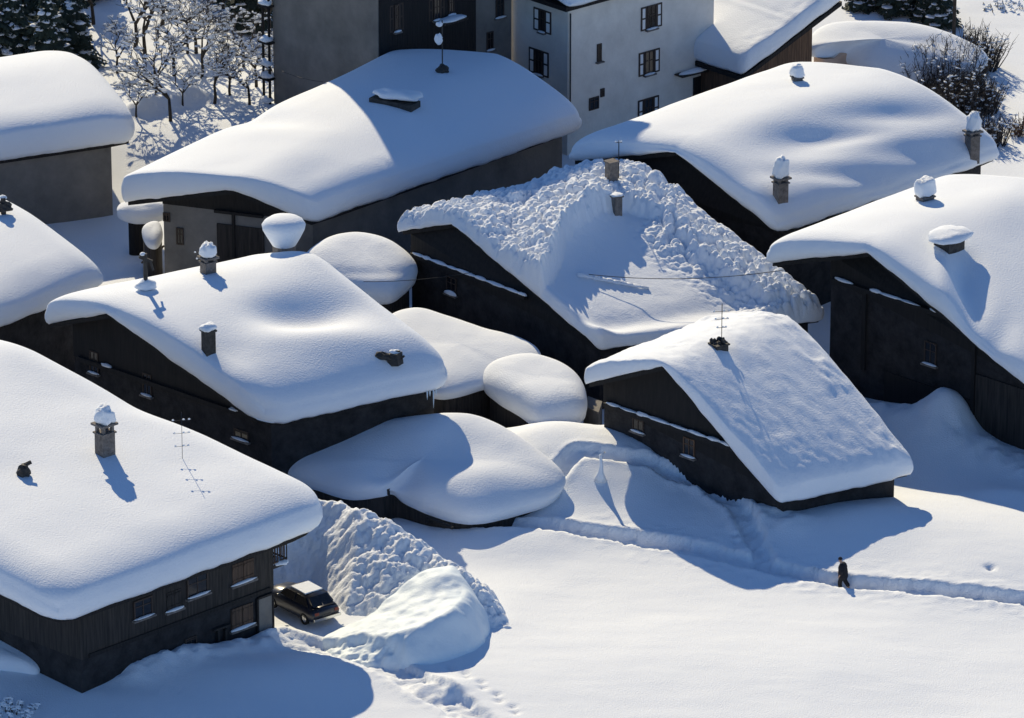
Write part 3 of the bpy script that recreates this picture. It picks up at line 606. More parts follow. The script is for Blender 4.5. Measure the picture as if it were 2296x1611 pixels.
# ------------------------------------------------------------------ mono-pitch barn at the top right
a, b = P(1665, 172, 3.6), P(1888, 2, 6.6); g = E2*11
hV = empty('barn', (*(a[:2]+E1*3+E2*3), 0), 'brown-boarded barn at the top right with a steep single-pitch snow roof', 'barn')
class Mono(Roof): pass
mid = (a+b)/2; up = np.array([*g, 0])
rV = Roof(b+up*0+np.array([0, 0, 0]), mid, a, b+up, mid+up, a+up)
snow_cap(rV, hV, t=1.5, r=(.6, 1.6, .5, 1), e=(.75, .8, .92, .6), rc=(.2, .4, .3, .4), soft=.2, n=(70, 70), seed=13, und=.08, slab=None,
         extra=lambda th, X, Y, p: th+.10*fbm(X/.7, Y/.7, 3)*np.exp(-Y/1.2))
mb = MB(); q = [a+np.array([0, 0, -.05]), b+np.array([0, 0, -.05]), b+up+np.array([0, 0, -.05]), a+up+np.array([0, 0, -.05])]; mb.add([k-np.array([0, 0, .25]) for k in q]+q, [(3, 2, 1, 0), (4, 5, 6, 7), (0, 1, 5, 4), (1, 2, 6, 5), (2, 3, 7, 6), (3, 0, 4, 7)]); mb.build('roof', 'dark_wood', hV)
def vp(k, in_): return a+(b-a)*k+np.array([*(E2*in_), 0])
q = [vp(.06, .8), vp(.80, .8), vp(.80, 10), vp(.06, 10)]; v = [(x, y, -1) for x, y, z in q]+[(x, y, z-.31) for x, y, z in q]
mk('wall', v, [(0, 1, 5, 4), (1, 2, 6, 5), (2, 3, 7, 6), (3, 0, 4, 7), (4, 5, 6, 7), (3, 2, 1, 0)], 'brown_wood', hV)
# snow-buried shed with a pinkish wall beyond it
hX = empty('shed', P(2000, 160, 0), 'shed with a pinkish end wall buried under a broad snow mound at the top right', 'shed')
_, oX, cX = pillow('roof_snow', [(1800, 105, 2.3), (1850, 62, 2.6), (1950, 55, 2.7), (2060, 62, 2.6), (2160, 92, 2.2), (2215, 130, 1.6), (2180, 165, 1.2), (2060, 180, .8), (1950, 165, .9), (1895, 132, 1.4), (1858, 118, 2.0), (1822, 118, 2.2)], hX, t=.75, p=3, belly=.3, seed=14)
prism('wall', oX, cX, .86, -.42, -.8, 'pink_plaster', hX)
walls_quad('end_wall', [(1826, 152, .6), (1866, 140, .6), (1880, 118, .6), (1836, 122, .6)], -.5, 1.55, 'pink_plaster', hX)
# striped lean-to and loft beside the long barn
hS = empty('shed', P(340, 590, 0), 'tiny snow-topped shed with slatted door left of the long barn', 'shed')
_, oS, cS = pillow('roof_snow', [(318, 520, 2.3), (335, 505, 2.4), (358, 505, 2.4), (365, 530, 2.2), (352, 552, 2.0), (330, 548, 2.0)], hS, t=.4, p=3, belly=.15, seed=15)
prism('wall', oS, cS, .9, -.1, -.5, 'log_wood', hS)
mb = MB()
for k in range(5): mb.beam(P(335+k*8, 572-k*5, 1.0), P(318+k*8, 590-k*5, .4), .09)
mb.build('slat', 'brown_wood', hS)
# snow-covered woodpile roof hanging at the barn corner
pillow_t, oY, cY = pillow('snow_ledge', [(262, 475, 2.6), (275, 458, 2.7), (330, 455, 2.7), (372, 460, 2.7), (372, 480, 2.4), (330, 490, 2.3), (285, 488, 2.4)], None, t=.3, p=3, belly=.3, seed=16, org=P(310, 490, 0))
tag(pillow_t, 'thin snow-covered ledge jutting left of the long barn under its left eave', 'snow ledge')
prism('ledge_post', oY, cY, .55, -.3, -.3, 'dark_wood', pillow_t)
# ------------------------------------------------------------------ details on the houses
for x, y in ((212, 812), (331, 862)): window(wfC, hC, x, y, .62, 1.15)
window(wfC, hC, 542, 975, 1.0, .5)
beam_with_snow(wfC, hC, 4.5, .4, wfC.L-.3, .2, .12, 2)
window(wfR, hR, 1432, 948, .75, .95); window(wfR, hR, 1546, 1003, .75, .95, None, True, True, .05, 'brown_wood')
beam_with_snow(wfR, hR, 3.7, .2, wfR.L-.1, .3, .9, 3)
window(wfD, hD, 1013, 640, .75, .95, snowt=.2); beam_with_snow(wfD, hD, 4.47, .1, wfD.L-.1, .22, .9, 4)
window(wfE, hE, 2087, 792, .8, 1.2); beam_with_snow(wfE, hE, 5.95, .2, wfE.L-.2, .25, .85, 5)
mb = MB(); u, z = wfE.at(1940, 735); wfE.box(mb, u-.13, u+.13, 1.6, 5.9, -.02, .16); u, z = wfE.at(2185, 850); wfE.box(mb, u-.1, u+.1, .2, 5.0, -.02, .16); mb.build('post', 'dark_wood', hE)
mb = MB(); u0 = wfE.at(2190, 850)[0]; wfE.box(mb, u0, wfE.L-.06, -.5, 3.4, -.05, .09); mb.build('boarding', 'log_wood', hE)
mb = MB(); u0, u1 = wfE.at(1985, 850)[0], wfE.at(2180, 850)[0]; wfE.box(mb, u0, u1, -.8, 1.9, -.05, .06); mb.build('barn_door', 'dark_wood', hE)
# long barn front: loft boarding and small openings
mb = MB(); u0, u1 = wfB.at(487, 500)[0], wfB.at(592, 500)[0]; wfB.box(mb, u0, u1, .2, 4.2, -.05, .08); mb.build('loft_boarding', 'log_wood', hB)
mb = MB(); u, z = wfB.at(541, 478); wfB.box(mb, u0-.1, u1, z-.1, z+.06, .0, .2); wfB.box(mb, u0+.9, u0+1.05, .3, z-.1, .0, .16); mb.build('loft_beam', 'dark_wood', hB)
window(wfB, hB, 374, 487, .4, .5, None, False); window(wfB, hB, 404, 530, .42, .95, None, False)
# the lower-left chalet: shuttered windows, door, tub, balcony
def shut(w, root, px, py, ww, hh, m='orange_wood'):
    u, z = w.at(px, py); mb = MB()
    for s in (-1, 1):
        w.box(mb, u+s*ww/4-ww/4+.02, u+s*ww/4+ww/4-.02, z-hh/2, z+hh/2, -.02, .08)
        for zz in (z-hh*.32, z+hh*.32): w.box(mb, u+s*ww/4-ww/4+.05, u+s*ww/4+ww/4-.05, zz-.05, zz+.05, .08, .11)
    sh = mb.build('shutter', m, root); mb = MB(); w.box(mb, u-ww/2-.1, u+ww/2+.1, z-hh/2-.12, z-hh/2-.02, -.02, .22); s = mb.build('sill', 'stone', root)
    mb = MB(); mb.lump(w.pt(u, z-hh/2+.0, .12), ww/2+.12, .12, .08, math.atan2(w.t[1], w.t[0]), 14, 6, .12, px); mb.build('sill_snow', 'snow', s, True)
shut(wrA, hA, 543, 1281, 1.35, 1.0); shut(wrA, hA, 541, 1382, 1.35, 1.05); shut(wrA, hA, 388, 1345, .9, .9, 'log_wood')
window(wrA, hA, 440, 1311, 1.25, 1.0, None, proud=.1); window(wrA, hA, 318, 1362, 1.1, .9, None, proud=.1, snowt=.05); window(wrA, hA, 427, 1440, .7, .5)
mb = MB(); u, z = wrA.at(592, 1385); wrA.box(mb, u-.42, u+.42, z-1.05, z+1.05, -.02, .1); dr = mb.build('door', 'grey_plaster', hA)
mb = MB(); wrA.box(mb, u-.52, u-.42, z-1.1, z+1.1, -.02, .14); wrA.box(mb, u+.42, u+.52, z-1.1, z+1.1, -.02, .14); wrA.box(mb, u-.42, u+.42, z+1.05, z+1.15, -.02, .14); mb.build('door_frame', 'dark_wood', dr)
mb = MB(); wrA.box(mb, u-.5, u+.5, z-1.2, z-1.06, -.02, .3); mb.build('doorstep', 'snow', dr)
mb = MB()
for px in (485, 502): uu, zz = wrA.at(px, 1440); wrA.box(mb, uu-.06, uu+.06, zz-1.0, zz+.7, .06, .2)
uu, zz = wrA.at(492, 1405); wrA.box(mb, uu-.5, uu+.5, zz-.04, zz+.04, .06, .24); mb.build('porch_post', 'log_wood', hA)
u, z = wrA.at(360, 1345); mb = MB(); wrA.box(mb, .4, wrA.L-.2, 2.38, 2.56, -.02, .12); mb.build('wall_plate', 'dark_wood', hA)
mb = MB(); p = wrA.pt(wrA.at(533, 1450)[0], wrA.at(533, 1450)[1]-.1, .65); mb.tube([p-np.array([0, 0, .3]), p-np.array([0, 0, .05]), p+np.array([0, 0, .12])], [.35, .5, .56], 18)
tub = mb.build('stone_tub', 'stone', None, False, p); tag(tub, 'round stone tub heaped with snow against the shuttered wall of the lower left chalet', 'tub')
mb = MB(); mb.lump(p+np.array([0, 0, .13]), .55, .55, .2, 0, 20, 10, .05, 3, .2); mb.build('snow_cap', 'snow', tub, True)
mb = MB(); p = wrA.pt(wrA.at(258, 1512)[0], .35, .6); mb.box(p, [*wrA.t, 0], [*wrA.n, 0], (0, 0, 1), 1.0, .2, .05)
for s in (-.8, .8): mb.box(p+np.array([*(wrA.t*s), -.3]), [*wrA.t, 0], [*wrA.n, 0], (0, 0, 1), .06, .18, .28)
bn = mb.build('bench', 'log_wood', None, False, p); tag(bn, 'wooden bench with a strip of snow against the dark wall of the lower left chalet', 'bench')
mb = MB(); mb.lump(p+np.array([0, 0, .06]), 1.0, .2, .1, math.atan2(wrA.t[1], wrA.t[0]), 18, 8, .12, 6); mb.build('snow_cap', 'snow', bn, True)
# balcony on the far gable wall
e = rA.e; nrm = np.array([math.cos(math.atan2(e[1], e[0])), math.sin(math.atan2(e[1], e[0]))]); c2 = wrA.pt(wrA.L, 0)[:2]; inw = -wrA.n
mb = MB(); zf = 3.3; c = c2+nrm*.55+inw*2.2; mb.box((*c, zf), (*nrm, 0), (*inw, 0), (0, 0, 1), .6, 2.0, .07); bal = mb.build('balcony', 'log_wood', hA)
mb = MB(); r0 = c2+inw*.25; r1 = c2+nrm*1.12+inw*.25; r2 = c2+nrm*1.12+inw*4.1
for s, t_ in ((r0, r1), (r1, r2)):
    mb.beam((*s, zf+.95), (*t_, zf+.95), .08); mb.beam((*s, zf+.2), (*t_, zf+.2), .06); k = int(np.linalg.norm(t_-s)/.16)
    for i in range(k+1): q = s+(t_-s)*i/k; mb.beam((*q, zf), (*q, zf+.95), .05)
mb.build('railing', 'orange_wood', bal); mb = MB(); mb.lump((*(c2+nrm*.75+inw*.5), zf+.06), .5, .5, .2, 0, 12, 8, .2, 2); mb.lump((*((r0+r1)/2), zf+1.0), .55, .08, .07, math.atan2(nrm[1], nrm[0]), 12, 6, .1, 4); mb.build('ledge_snow', 'snow', bal, True)['kind'] = 'stuff'
# chimneys
chimney(hA, 236, 1018, 1.05, .72, .62, .75, .85, gap=.38, hat=.98)
b = hit(56, 1066); mb = MB(); mb.lump(b+np.array([0, 0, .12]), .36, .3, .42, 0, 14, 10, .25, 5); mb.tube([b, b+np.array([0, 0, .55])], .16, 9); mb.tube([b+np.array([0, 0, .5]), b+np.array([.3, .1, .62])], .1, 8); mb.build('chimney_pot', 'soot', hA)
antenna(hA, 409, 1028, 2.3, ((1.9, .9), (1.25, .8), (.6, .7)), r=.013)
chimney(hC, 467, 612, .55, .62, .55, .6, .75, gap=.2)
chimney(hC, 468, 788, 1.05, .52, .5, .6, .32, m='soot')
antenna(hC, 452, 600, 1.0, ((.8, .7), (.45, .5)), r=.03)
b = hit(327, 650); mb = MB(); mb.tube([b-np.array([0, 0, .5]), b+np.array([0, 0, 1.9])], .11, 8); mb.beam(b+np.array([-.28, 0, 1.75]), b+np.array([.34, .05, 1.45]), .16); mb.beam(b+np.array([.28, .05, 1.4]), b+np.array([.38, .05, 1.0]), .1); ps = mb.build('stove_pipe', 'soot', hC)
mb = MB(); mb.lump(b+np.array([0, 0, .18]), .52, .42, .38, .2, 16, 10, .12, 3); mb.lump(b+np.array([-.1, 0, 1.86]), .16, .14, .12, 0, 10, 8, .1, 5); mb.build('snow_cap', 'snow', ps, True)
b = hit(872, 812); mb = MB(); mb.lump(b+np.array([-.35, .1, .2]), .5, .22, .3, -.5, 12, 8, .3, 2); mb.box(b+np.array([.3, 0, .15]), (.8, -.5, .2), (.5, .8, 0), (-.1, .1, 1), .32, .26, .3); mb.beam(b+np.array([.1, 0, .5]), b+np.array([.55, -.1, .6]), .08); mb.beam(b+np.array([.5, 0, .1]), b+np.array([.75, -.1, .35]), .1)
ch = mb.build('broken_chimney', 'soot', hC); mb = MB(); mb.lump(b+np.array([.3, .05, .5]), .3, .22, .13, 0, 12, 8, .15, 4); mb.build('snow_cap', 'snow', ch, True)
# broad snow mushroom on a chimney behind the ridge
p = P(637, 553, 8.4); mb = MB(); mb.box(p-np.array([0, 0, .9]), (.8, .6, 0), (-.6, .8, 0), (0, 0, 1), .42, .42, 1.15); mc = mb.build('chimney', 'stone', hC)
mb = MB(); n_ = 28; prof = [(.3, -.05), (.62, .0), (.88, .45), (1.08, .85), (1.12, 1.08), (1.0, 1.28), (.78, 1.42), (.45, 1.5), (.05, 1.53)]; v = []; f = []
for i, (r_, z_) in enumerate(prof):
    for j in range(n_):
        a_ = 2*math.pi*j/n_; k_ = 1+.06*float(fbm(np.array(math.cos(a_)*1.3), np.array(math.sin(a_)*1.3+z_), 3.0)); v.append(p+np.array([r_*k_*math.cos(a_), r_*k_*math.sin(a_), .1+z_]))
for i in range(len(prof)-1):
    for j in range(n_): f.append((i*n_+j, i*n_+(j+1) % n_, (i+1)*n_+(j+1) % n_, (i+1)*n_+j))
f.append(tuple(range(n_))[::-1]); f.append(tuple(range((len(prof)-1)*n_, len(prof)*n_))); mb.add(v, f); mb.build('snow_cap', 'snow', mc, True)
chimney(hR, 1612, 778, .12, .7, .62, .6, 0, m='soot'); antenna(hR, 1618, 765, 1.95, ((1.55, .9), (1.15, .7), (.7, .5)))
b = hit(1610, 775); mb = MB()
for k in range(9): a_ = k*.7; mb.lump(b+np.array([.3*math.cos(a_), .25*math.sin(a_), .12+.05*(k % 3)]), .16, .13, .16, a_, 8, 6, .3, k)
mb.build('chimney_pot', 'soot', hR)
chimney(hD, 1371, 402, .95, .52, .48, .6, 0, m='stone'); antenna(hD, 1387, 400, 2.1, ((2.0, .35),), r=.03)
chimney(hD, 1382, 472, .75, .46, .42, .6, .12, m='stone')
chimney(hF, 1750, 445, .85, .62, .55, .55, 1.15, gap=.22, hat=.95); chimney(hF, 2180, 335, .75, .62, .55, .55, 1.1, gap=.2, hat=.9); chimney(hF, 1787, 180, .15, .5, .5, .3, .7)
b = hit(8, 480); mb = MB(); mb.lump(b+np.array([0, 0, .3]), .42, .3, .42, .3, 12, 8, .3, 3); mb.tube([b, b+np.array([0, 0, .9])], .14, 8); mb.build('stove_pipe', 'soot', hU)
mb = MB(); mb.lump(b+np.array([0, .1, .85]), .22, .2, .16, 0, 10, 8, .1, 5); mb.build('snow_cap', 'snow', hU, True)
chimney(hE, 2074, 448, .15, .75, .6, .6, 1.0, hat=1.1)
# hooded dormer on the right-edge house: hood of snow over a dark opening
b = hit(2140, 562); ex = np.array([math.cos(rE.phi), math.sin(rE.phi), 0]); ey = np.array([math.sin(rE.phi), -math.cos(rE.phi), 0])
mb = MB(); mb.box(b-ey*.35+np.array([0, 0, .1]), ex, ey, (0, 0, 1), .62, .5, .45); dm = mb.build('dormer', 'soot', hE)
mb = MB(); mb.lump(b-ey*.35+np.array([0, 0, .68]), 1.2, .95, .36, rE.phi, 26, 14, .08, 3, .35, .75); mb.build('snow_cap', 'snow', dm, True)
# dormer on the long barn, its lid of snow lifted off a dark gap
b = hit(885, 232); ex = np.array([math.cos(rB.phi), math.sin(rB.phi), 0]); dwn = np.array([math.sin(rB.phi), -math.cos(rB.phi), 0])
mb = MB(); mb.box(b+np.array([0, 0, .0]), (.86, -.5, 0), (.5, .86, 0), (0, 0, 1), 1.35, .5, .22); dm = mb.build('dormer', 'soot', hB)
mb = MB(); mb.lump(b+np.array([.2, .1, .46]), 1.4, .72, .34, -.5, 26, 14, .12, 8, .6, .8); mb.build('snow_cap', 'snow', dm, True)
b = hit(992, 162); mb = MB(); mb.lump(b+np.array([0, 0, .1]), .34, .28, .35, 0, 12, 8, .25, 3); mb.tube([b, b+np.array([0, 0, 3.0])], .04, 6); ps = mb.build('stove_pipe', 'soot', hB)
mb = MB(); mb.lump(b+np.array([-.2, 0, 1.9]), .24, .18, .36, 0, 14, 10, .15, 4, .8); mb.lump(b+np.array([-.15, 0, 2.75]), .2, .18, .2, 0, 12, 8, .15, 6); mb.build('snow_cap', 'snow', ps, True)
# icicles at the back corner of the left centre chalet
mb = MB()
for px, l in ((958, .45), (964, .3), (972, .95), (978, .4)):
    p = P(px, 878-(px-958)*.2, 4.75); mb.tube([p, p-np.array([0, 0, l*.6]), p-np.array([0, 0, l])], [.05, .03, .006], 6)
mb.build('icicle', 'snow_ice', hC, True)
# ------------------------------------------------------------------ poles and wires
p = P(1186, 765, 0); p = np.array([p[0], p[1], gz(p[0], p[1])]); base = P(1165, 760, 0); ptop = P(1153, 598, 5.0); base = np.array([ptop[0], ptop[1], 0])
mb = MB(); mb.tube([base-np.array([0, 0, .5]), ptop], [.09, .07], 7); mb.beam(ptop+np.array([-.45, .1, -.12]), ptop+np.array([.45, -.1, -.12]), .07); up_ = mb.build('utility_pole', 'bark', None, False, base); tag(up_, 'short wooden wire pole in front of the lumpy-roofed house', 'pole')
mb = MB(); mb.tube([ptop+np.array([k, 0, -.1]) for k in (-.4,)]+[ptop+np.array([-.4, 0, .08])], .04, 6); mb.tube([ptop+np.array([.4, 0, -.1]), ptop+np.array([.4, 0, .08])], .04, 6); mb.build('insulator', 'white_plaster', up_)
line_obj('wire', sag(P(815, 632, 4.6), ptop+np.array([-.4, 0, .08]), .25), .018, 'wire', None, 'thin dark wire from the pole to the dome-roofed outbuilding', 'wire')
line_obj('wire', sag(ptop+np.array([.4, 0, .08]), hit(1245, 613), .1), .018, 'wire', None, 'short wire from the pole to the lumpy snow', 'wire')
line_obj('wire', sag(hit(1320, 628)+np.array([0, 0, .3]), P(1757, 606, 6.0), .35), .02, 'wire', None, 'long wire strung over the smooth slab of the half-cleared roof', 'wire')
line_obj('wire', sag(P(632, 160, 5.5), P(724, 184, 6.0), .1), .018, 'wire', None, 'wire running across the grey rendered block above the long barn', 'wire')
h0 = hit(1305, 622); h1 = hit(1425, 645); mb = MB()
for t_ in np.linspace(0, 1, 9): mb.lump(h0*(1-t_)+h1*t_+np.array([0, 0, .08]), .30, .16, .17*(1-.4*t_), -.4, 12, 8, .15, t_*9)
mb.beam(h0+np.array([0, 0, .05]), h1+(h1-h0)*.25+np.array([0, 0, .1]), .1); o = mb.build('roof_snow', 'snow', hD, True); o['label'] = 'ridge of snow caught on a fallen cable'
lp = hit(1187, 766); ls = hit(1210, 826)
mb = MB(); q = lp+np.array([0, 0, 0]); mb.tube([q-np.array([0, 0, 1.4]), q+np.array([0, 0, .25]), q+np.array([.1, -.1, .3])], .035, 6); ol = mb.build('post', 'iron', None, True, q); tag(ol, 'thin iron post leaning out of the annex snow beside the fat snow pillow', 'post')
pt = P(2138, 105, 0); pt[2] = gz(pt[0], pt[1]); mb = MB(); mb.tube([pt-np.array([0, 0, .5]), pt+np.array([0, 0, 5.2])], [.12, .09], 8); o = mb.build('utility_pole', 'bark', None, False, pt); tag(o, 'tall wooden pole among the bushes behind the snow-buried shed at top right', 'pole')
mb = MB(); mb.beam(pt+np.array([-.4, 0, 4.9]), pt+np.array([.4, 0, 4.9]), .08); mb.build('crossarm', 'bark', o)
# ------------------------------------------------------------------ ploughed bank and blue mound by the yard
def patch(name, x0, x1, y0, y1, st, fn, m, label, cat):
    xs = np.arange(x0, x1, st); ys = np.arange(y0, y1, st); X, Y = np.meshgrid(xs, ys, indexing='ij'); Z = fn(X, Y)
    keep = Z > ground_z(X, Y)-.12; v = np.stack([X, Y, Z], -1).reshape(-1, 3); f = grid_faces(len(xs), len(ys)); kf = keep.reshape(-1)[f].any(1); f = f[kf]
    u = np.unique(f); mp = -np.ones(len(v), int); mp[u] = np.arange(len(u)); v = v[u]; f = mp[f]
    o = mk(name, v, f, m, None, True, (v[:, 0].mean(), v[:, 1].mean(), 0)); register(v, f); return tag(o, label, cat)
CR = [P(*k) for k in [(560, 1100, 3.0), (640, 1112, 3.1), (700, 1112, 3.1), (760, 1128, 2.9), (850, 1180, 2.5), (960, 1248, 1.9), (1050, 1312, 1.3), (1095, 1360, .7), (1130, 1400, .1)]]
MPOLY = spline([P(x, y, 0) for x, y in [(722, 1452), (790, 1490), (870, 1502), (960, 1500), (1050, 1470), (1094, 1432), (1090, 1375), (1040, 1345), (960, 1345), (880, 1365), (800, 1400), (735, 1425)]], 6)
def bank(X, Y):
    d, par, side = seg_dist(X, Y, CR); i = np.clip(par.astype(int), 0, len(CR)-2); zc = np.array([c[2] for c in CR]); zz = zc[i]*(1-(par-i))+zc[i+1]*(par-i)
    front = side < 0
    sl = np.where(front, .50, .95); d2 = np.sqrt(d*d+.35**2)-.35
    z = zz-d2*sl+.12*np.where(front, np.sin(np.clip(d/4, 0, 1)*math.pi), 0)
    yd, _, _ = seg_dist(X, Y, [PIX_YARD[1], PIX_YARD[2]]); ys = poly_sdf(X, Y, [p for p in PIX_YARD])
    z = np.minimum(z, .05+np.clip(-ys, -.5, 9)*1.1)
    mask = sstep(-.25, .35, z); big = fbm(X/2.2, Y/2.2, 3.0, 4)*.55; var = np.clip(.5+1.3*fbm(X/1.6, Y/1.6, 21.0, 2), 0, 1.3); cl = clump(X, Y, .68, 2.0)*.26*var+clump(X, Y, .36, 12.0)*.20*(1.2-var*.7)+clump(X, Y, .18, 7.0)*.11+fbm(X/.7, Y/.7, 1.0, 3)*.12
    crest = np.exp(-(d/1.0)**2)*.35; low = .55+.6*sstep(0, 4, X-P(700, 1250, 1)[0])
    g = ground_z(X, Y)
    return np.where(z > -.3, np.maximum(g-.3, z+mask*(big*.95+cl*(low+crest)*.85)), g-.5)
patch('snow_bank', P(560, 1400, 0)[0]-1, P(1150, 1400, 0)[0], P(700, 1480, 0)[1], P(700, 1060, 0)[1]+2, .075, bank, 'snow_fine', 'long ploughed bank of lumpy broken snow rising behind the parked car', 'snow bank')
def mound(X, Y):
    sd = poly_sdf(X, Y, MPOLY)+.18*fbm(X/1.1, Y/1.1, 4.0, 3); c = MPOLY.mean(0)
    k = sstep(0, 6, X-P(735, 1430, 0)[0]); top = .38+1.5*k+.25*fbm(X/1.6, Y/1.6, 8.0, 3)
    h = top*sstep(-.25, 1.25, sd)**.7+.03*fbm(X/.5, Y/.5, 5.0, 3)*sstep(0, .6, sd)+.5*np.exp(-((X-c[0]-.5)/2.0)**2-((Y-c[1]-2.3)/1.5)**2)*sstep(0, 1.2, sd)
    return ground_z(X, Y)-.25+np.where(sd > -.2, h+.25*sstep(-.2, .1, sd), 0)
patch('snow_mound', MPOLY[:, 0].min()-.5, MPOLY[:, 0].max()+.5, MPOLY[:, 1].min()-.5, MPOLY[:, 1].max()+.5, .07, mound, 'snow_ice', 'smooth bluish mound of cut snow with a hollowed front in the left foreground', 'snow mound')
# low snow-topped wall end at the bottom left
wl_, oL, cL = pillow('garden_wall', [(-120, 1430, 1.5), (-60, 1428, 1.6), (20, 1440, 1.5), (80, 1462, 1.35), (96, 1485, 1.2), (84, 1508, 1.05), (40, 1500, 1.15), (-40, 1490, 1.2), (-120, 1490, 1.2)], None, t=.45, p=4, belly=.25, seed=18, org=P(0, 1500, 0))
tag(wl_, 'low wall at the bottom left corner buried under a rounded snow roll', 'wall'); prism('stone_base', oL, cL, .9, -.15, -.6, 'masonry', wl_)
q = GP(1346, 1078); mb = MB(); mb.tube([q-np.array([0, 0, .4]), q+np.array([.05, 0, .8]), q+np.array([0, 0, 1.25])], .06, 6); st_ = mb.build('lit_snow_stand_in', 'bark', None, False, q); tag(st_, 'hooked snow shape added in place of a sunlit ground patch left of the wind-rippled chalet', 'lit_snow_stand_in')  # added solid standing in for sunlit ground between two cast shadows
mb = MB(); mb.tube([q, q+np.array([.02, 0, .45]), q+np.array([.05, 0, .85]), q+np.array([0, 0, 1.32]), q+np.array([.22, 0, 1.5])], [.32, .14, .08, .08, .05], 12); mb.build('snow_cap', 'snow', st_, True)
# ------------------------------------------------------------------ parked car
pc = P(733, 1402, .05); hd = np.array([-.62, .785]); hd /= np.linalg.norm(hd); rg = np.array([hd[1], -hd[0]]); pz = gz(pc[0], pc[1])
car = empty('parked_car', (pc[0]+hd[0]*2, pc[1]+hd[1]*2, pz), 'dark hatchback parked in the trodden yard beside the lower left chalet', 'car')
def cp(l, w, z): q = pc[:2]+hd*l+rg*w; return np.array([q[0], q[1], pz+z])
# stations along the car from the tail (l=0): lower half-width, waist half-width, bottom, waist height
ST = [(.00, .66, .70, .42, .72), (.06, .74, .76, .30, .80), (.35, .77, .80, .24, .86), (1.1, .79, .82, .20, .88), (2.0, .80, .82, .20, .88), (2.9, .79, .81, .20, .86), (3.5, .77, .77, .22, .80), (3.95, .70, .70, .30, .70), (4.05, .62, .62, .42, .62)]
v = []; f = []
for l, a_, b_, z0, z1 in ST: v += [cp(l, -a_+.06, z0), cp(l, -a_, z0+.1), cp(l, -b_, (z0+z1)/2+.06), cp(l, -b_+.07, z1), cp(l, 0, z1+.03), cp(l, b_-.07, z1), cp(l, b_, (z0+z1)/2+.06), cp(l, a_, z0+.1), cp(l, a_-.06, z0)]
for k in range(len(ST)-1):
    for j in range(8): f.append((k*9+j, k*9+j+1, (k+1)*9+j+1, (k+1)*9+j))
    f.append((k*9+8, k*9, (k+1)*9, (k+1)*9+8))
f.append(tuple(range(9))[::-1]); f.append(tuple(range((len(ST)-1)*9, len(ST)*9))); mk('body', v, f, 'carpaint', car, True)
CB = [(.22, .64, .87), (.72, .56, 1.30), (1.3, .57, 1.37), (2.0, .57, 1.36), (2.35, .56, 1.31), (2.95, .66, .88)]; v = []; f = []
for l, b_, z in CB: v += [cp(l, -.74, .84), cp(l, -b_, z), cp(l, 0, z+.035), cp(l, b_, z), cp(l, .74, .84)]
for k in range(len(CB)-1):
    for j in range(4): f.append((k*5+j, k*5+j+1, (k+1)*5+j+1, (k+1)*5+j))
f += [(0, 1, 2, 3, 4), (25, 26, 27, 28, 29)]; mk('cabin', v, f, 'carpaint', car, True)
def panel(name, q, m, off, par=car):
    q = [np.array(k) for k in q]; n = np.cross(q[1]-q[0], q[2]-q[0]); n /= np.linalg.norm(n); cc = sum(q)/len(q); ct = cp(1.6, 0, .8); n = n if np.dot(n, cc-ct) > 0 else -n
    a_ = [k+n*off for k in q]; b_ = [k-n*.02 for k in q]; N = len(q); return mk(name, a_+b_, [tuple(range(N)), tuple(range(N, 2*N))[::-1]]+[(i, N+i, N+(i+1) % N, (i+1) % N) for i in range(N)], m, par)
panel('rear_window', [cp(.27, -.58, .93), cp(.27, .58, .93), cp(.68, .50, 1.29), cp(.68, -.50, 1.29)], 'glass', .012)
for s in (-1, 1):
    panel('side_window', [cp(.45, s*.72, .92), cp(1.45, s*.725, .92), cp(1.45, s*.60, 1.30), cp(.80, s*.60, 1.27)], 'glass', .02)
    panel('side_window', [cp(1.55, s*.725, .92), cp(2.70, s*.725, .92), cp(2.30, s*.60, 1.27), cp(1.55, s*.60, 1.30)], 'glass', .02)
    panel('tail_lamp', [cp(-.005, s*.45, .62), cp(-.005, s*.68, .62), cp(.01, s*.68, .76), cp(.01, s*.45, .76)], 'lamp_red', .02)
    for l in (.72, 3.2):
        mb = MB(); c_ = cp(l, s*.74, .29); ax = np.array([*rg, 0]); n_ = 20; vv = []; ff = []
        for rr_, o_ in ((.17, .06), (.26, .085), (.29, .06), (.29, -.06), (.2, -.085)):
            for j in range(n_): a_ = 2*math.pi*j/n_; vv.append(c_+ax*o_*s+np.array([*hd, 0])*rr_*math.cos(a_)+np.array([0, 0, 1])*rr_*math.sin(a_))
        for i in range(4):
            for j in range(n_): ff.append((i*n_+j, i*n_+(j+1) % n_, (i+1)*n_+(j+1) % n_, (i+1)*n_+j))
        mb.add(vv, ff); wh = mb.build('wheel', 'rubber', car, True); mb = MB(); mb.tube([c_+ax*.0, c_+ax*.05*s, c_+ax*.075*s], [.18, .18, .10], 16); mb.build('rim', 'chrome', wh)
panel('number_plate', [cp(-.005, -.26, .50), cp(-.005, .26, .50), cp(-.0, .26, .60), cp(-.0, -.26, .60)], 'plate', .02)
mb = MB(); mb.beam(cp(-.06, -.76, .42), cp(-.06, .76, .42), .09, .13); mb.build('bumper', 'chrome', car)
panel('snow_patch', [cp(1.0, -.5, 1.375), cp(1.0, .5, 1.375), cp(2.1, .5, 1.385), cp(2.1, -.5, 1.385)], 'snow', .035)['label'] = 'thin crust of snow on the roof'
mb = MB(); mb.tube([cp(.3, .74, .5), cp(.3, .93, .5)], .03, 6); mb.lump(cp(2.6, -.88, .9), .1, .06, .07, 0, 8, 6, 0); mb.build('mirror', 'carpaint', car)
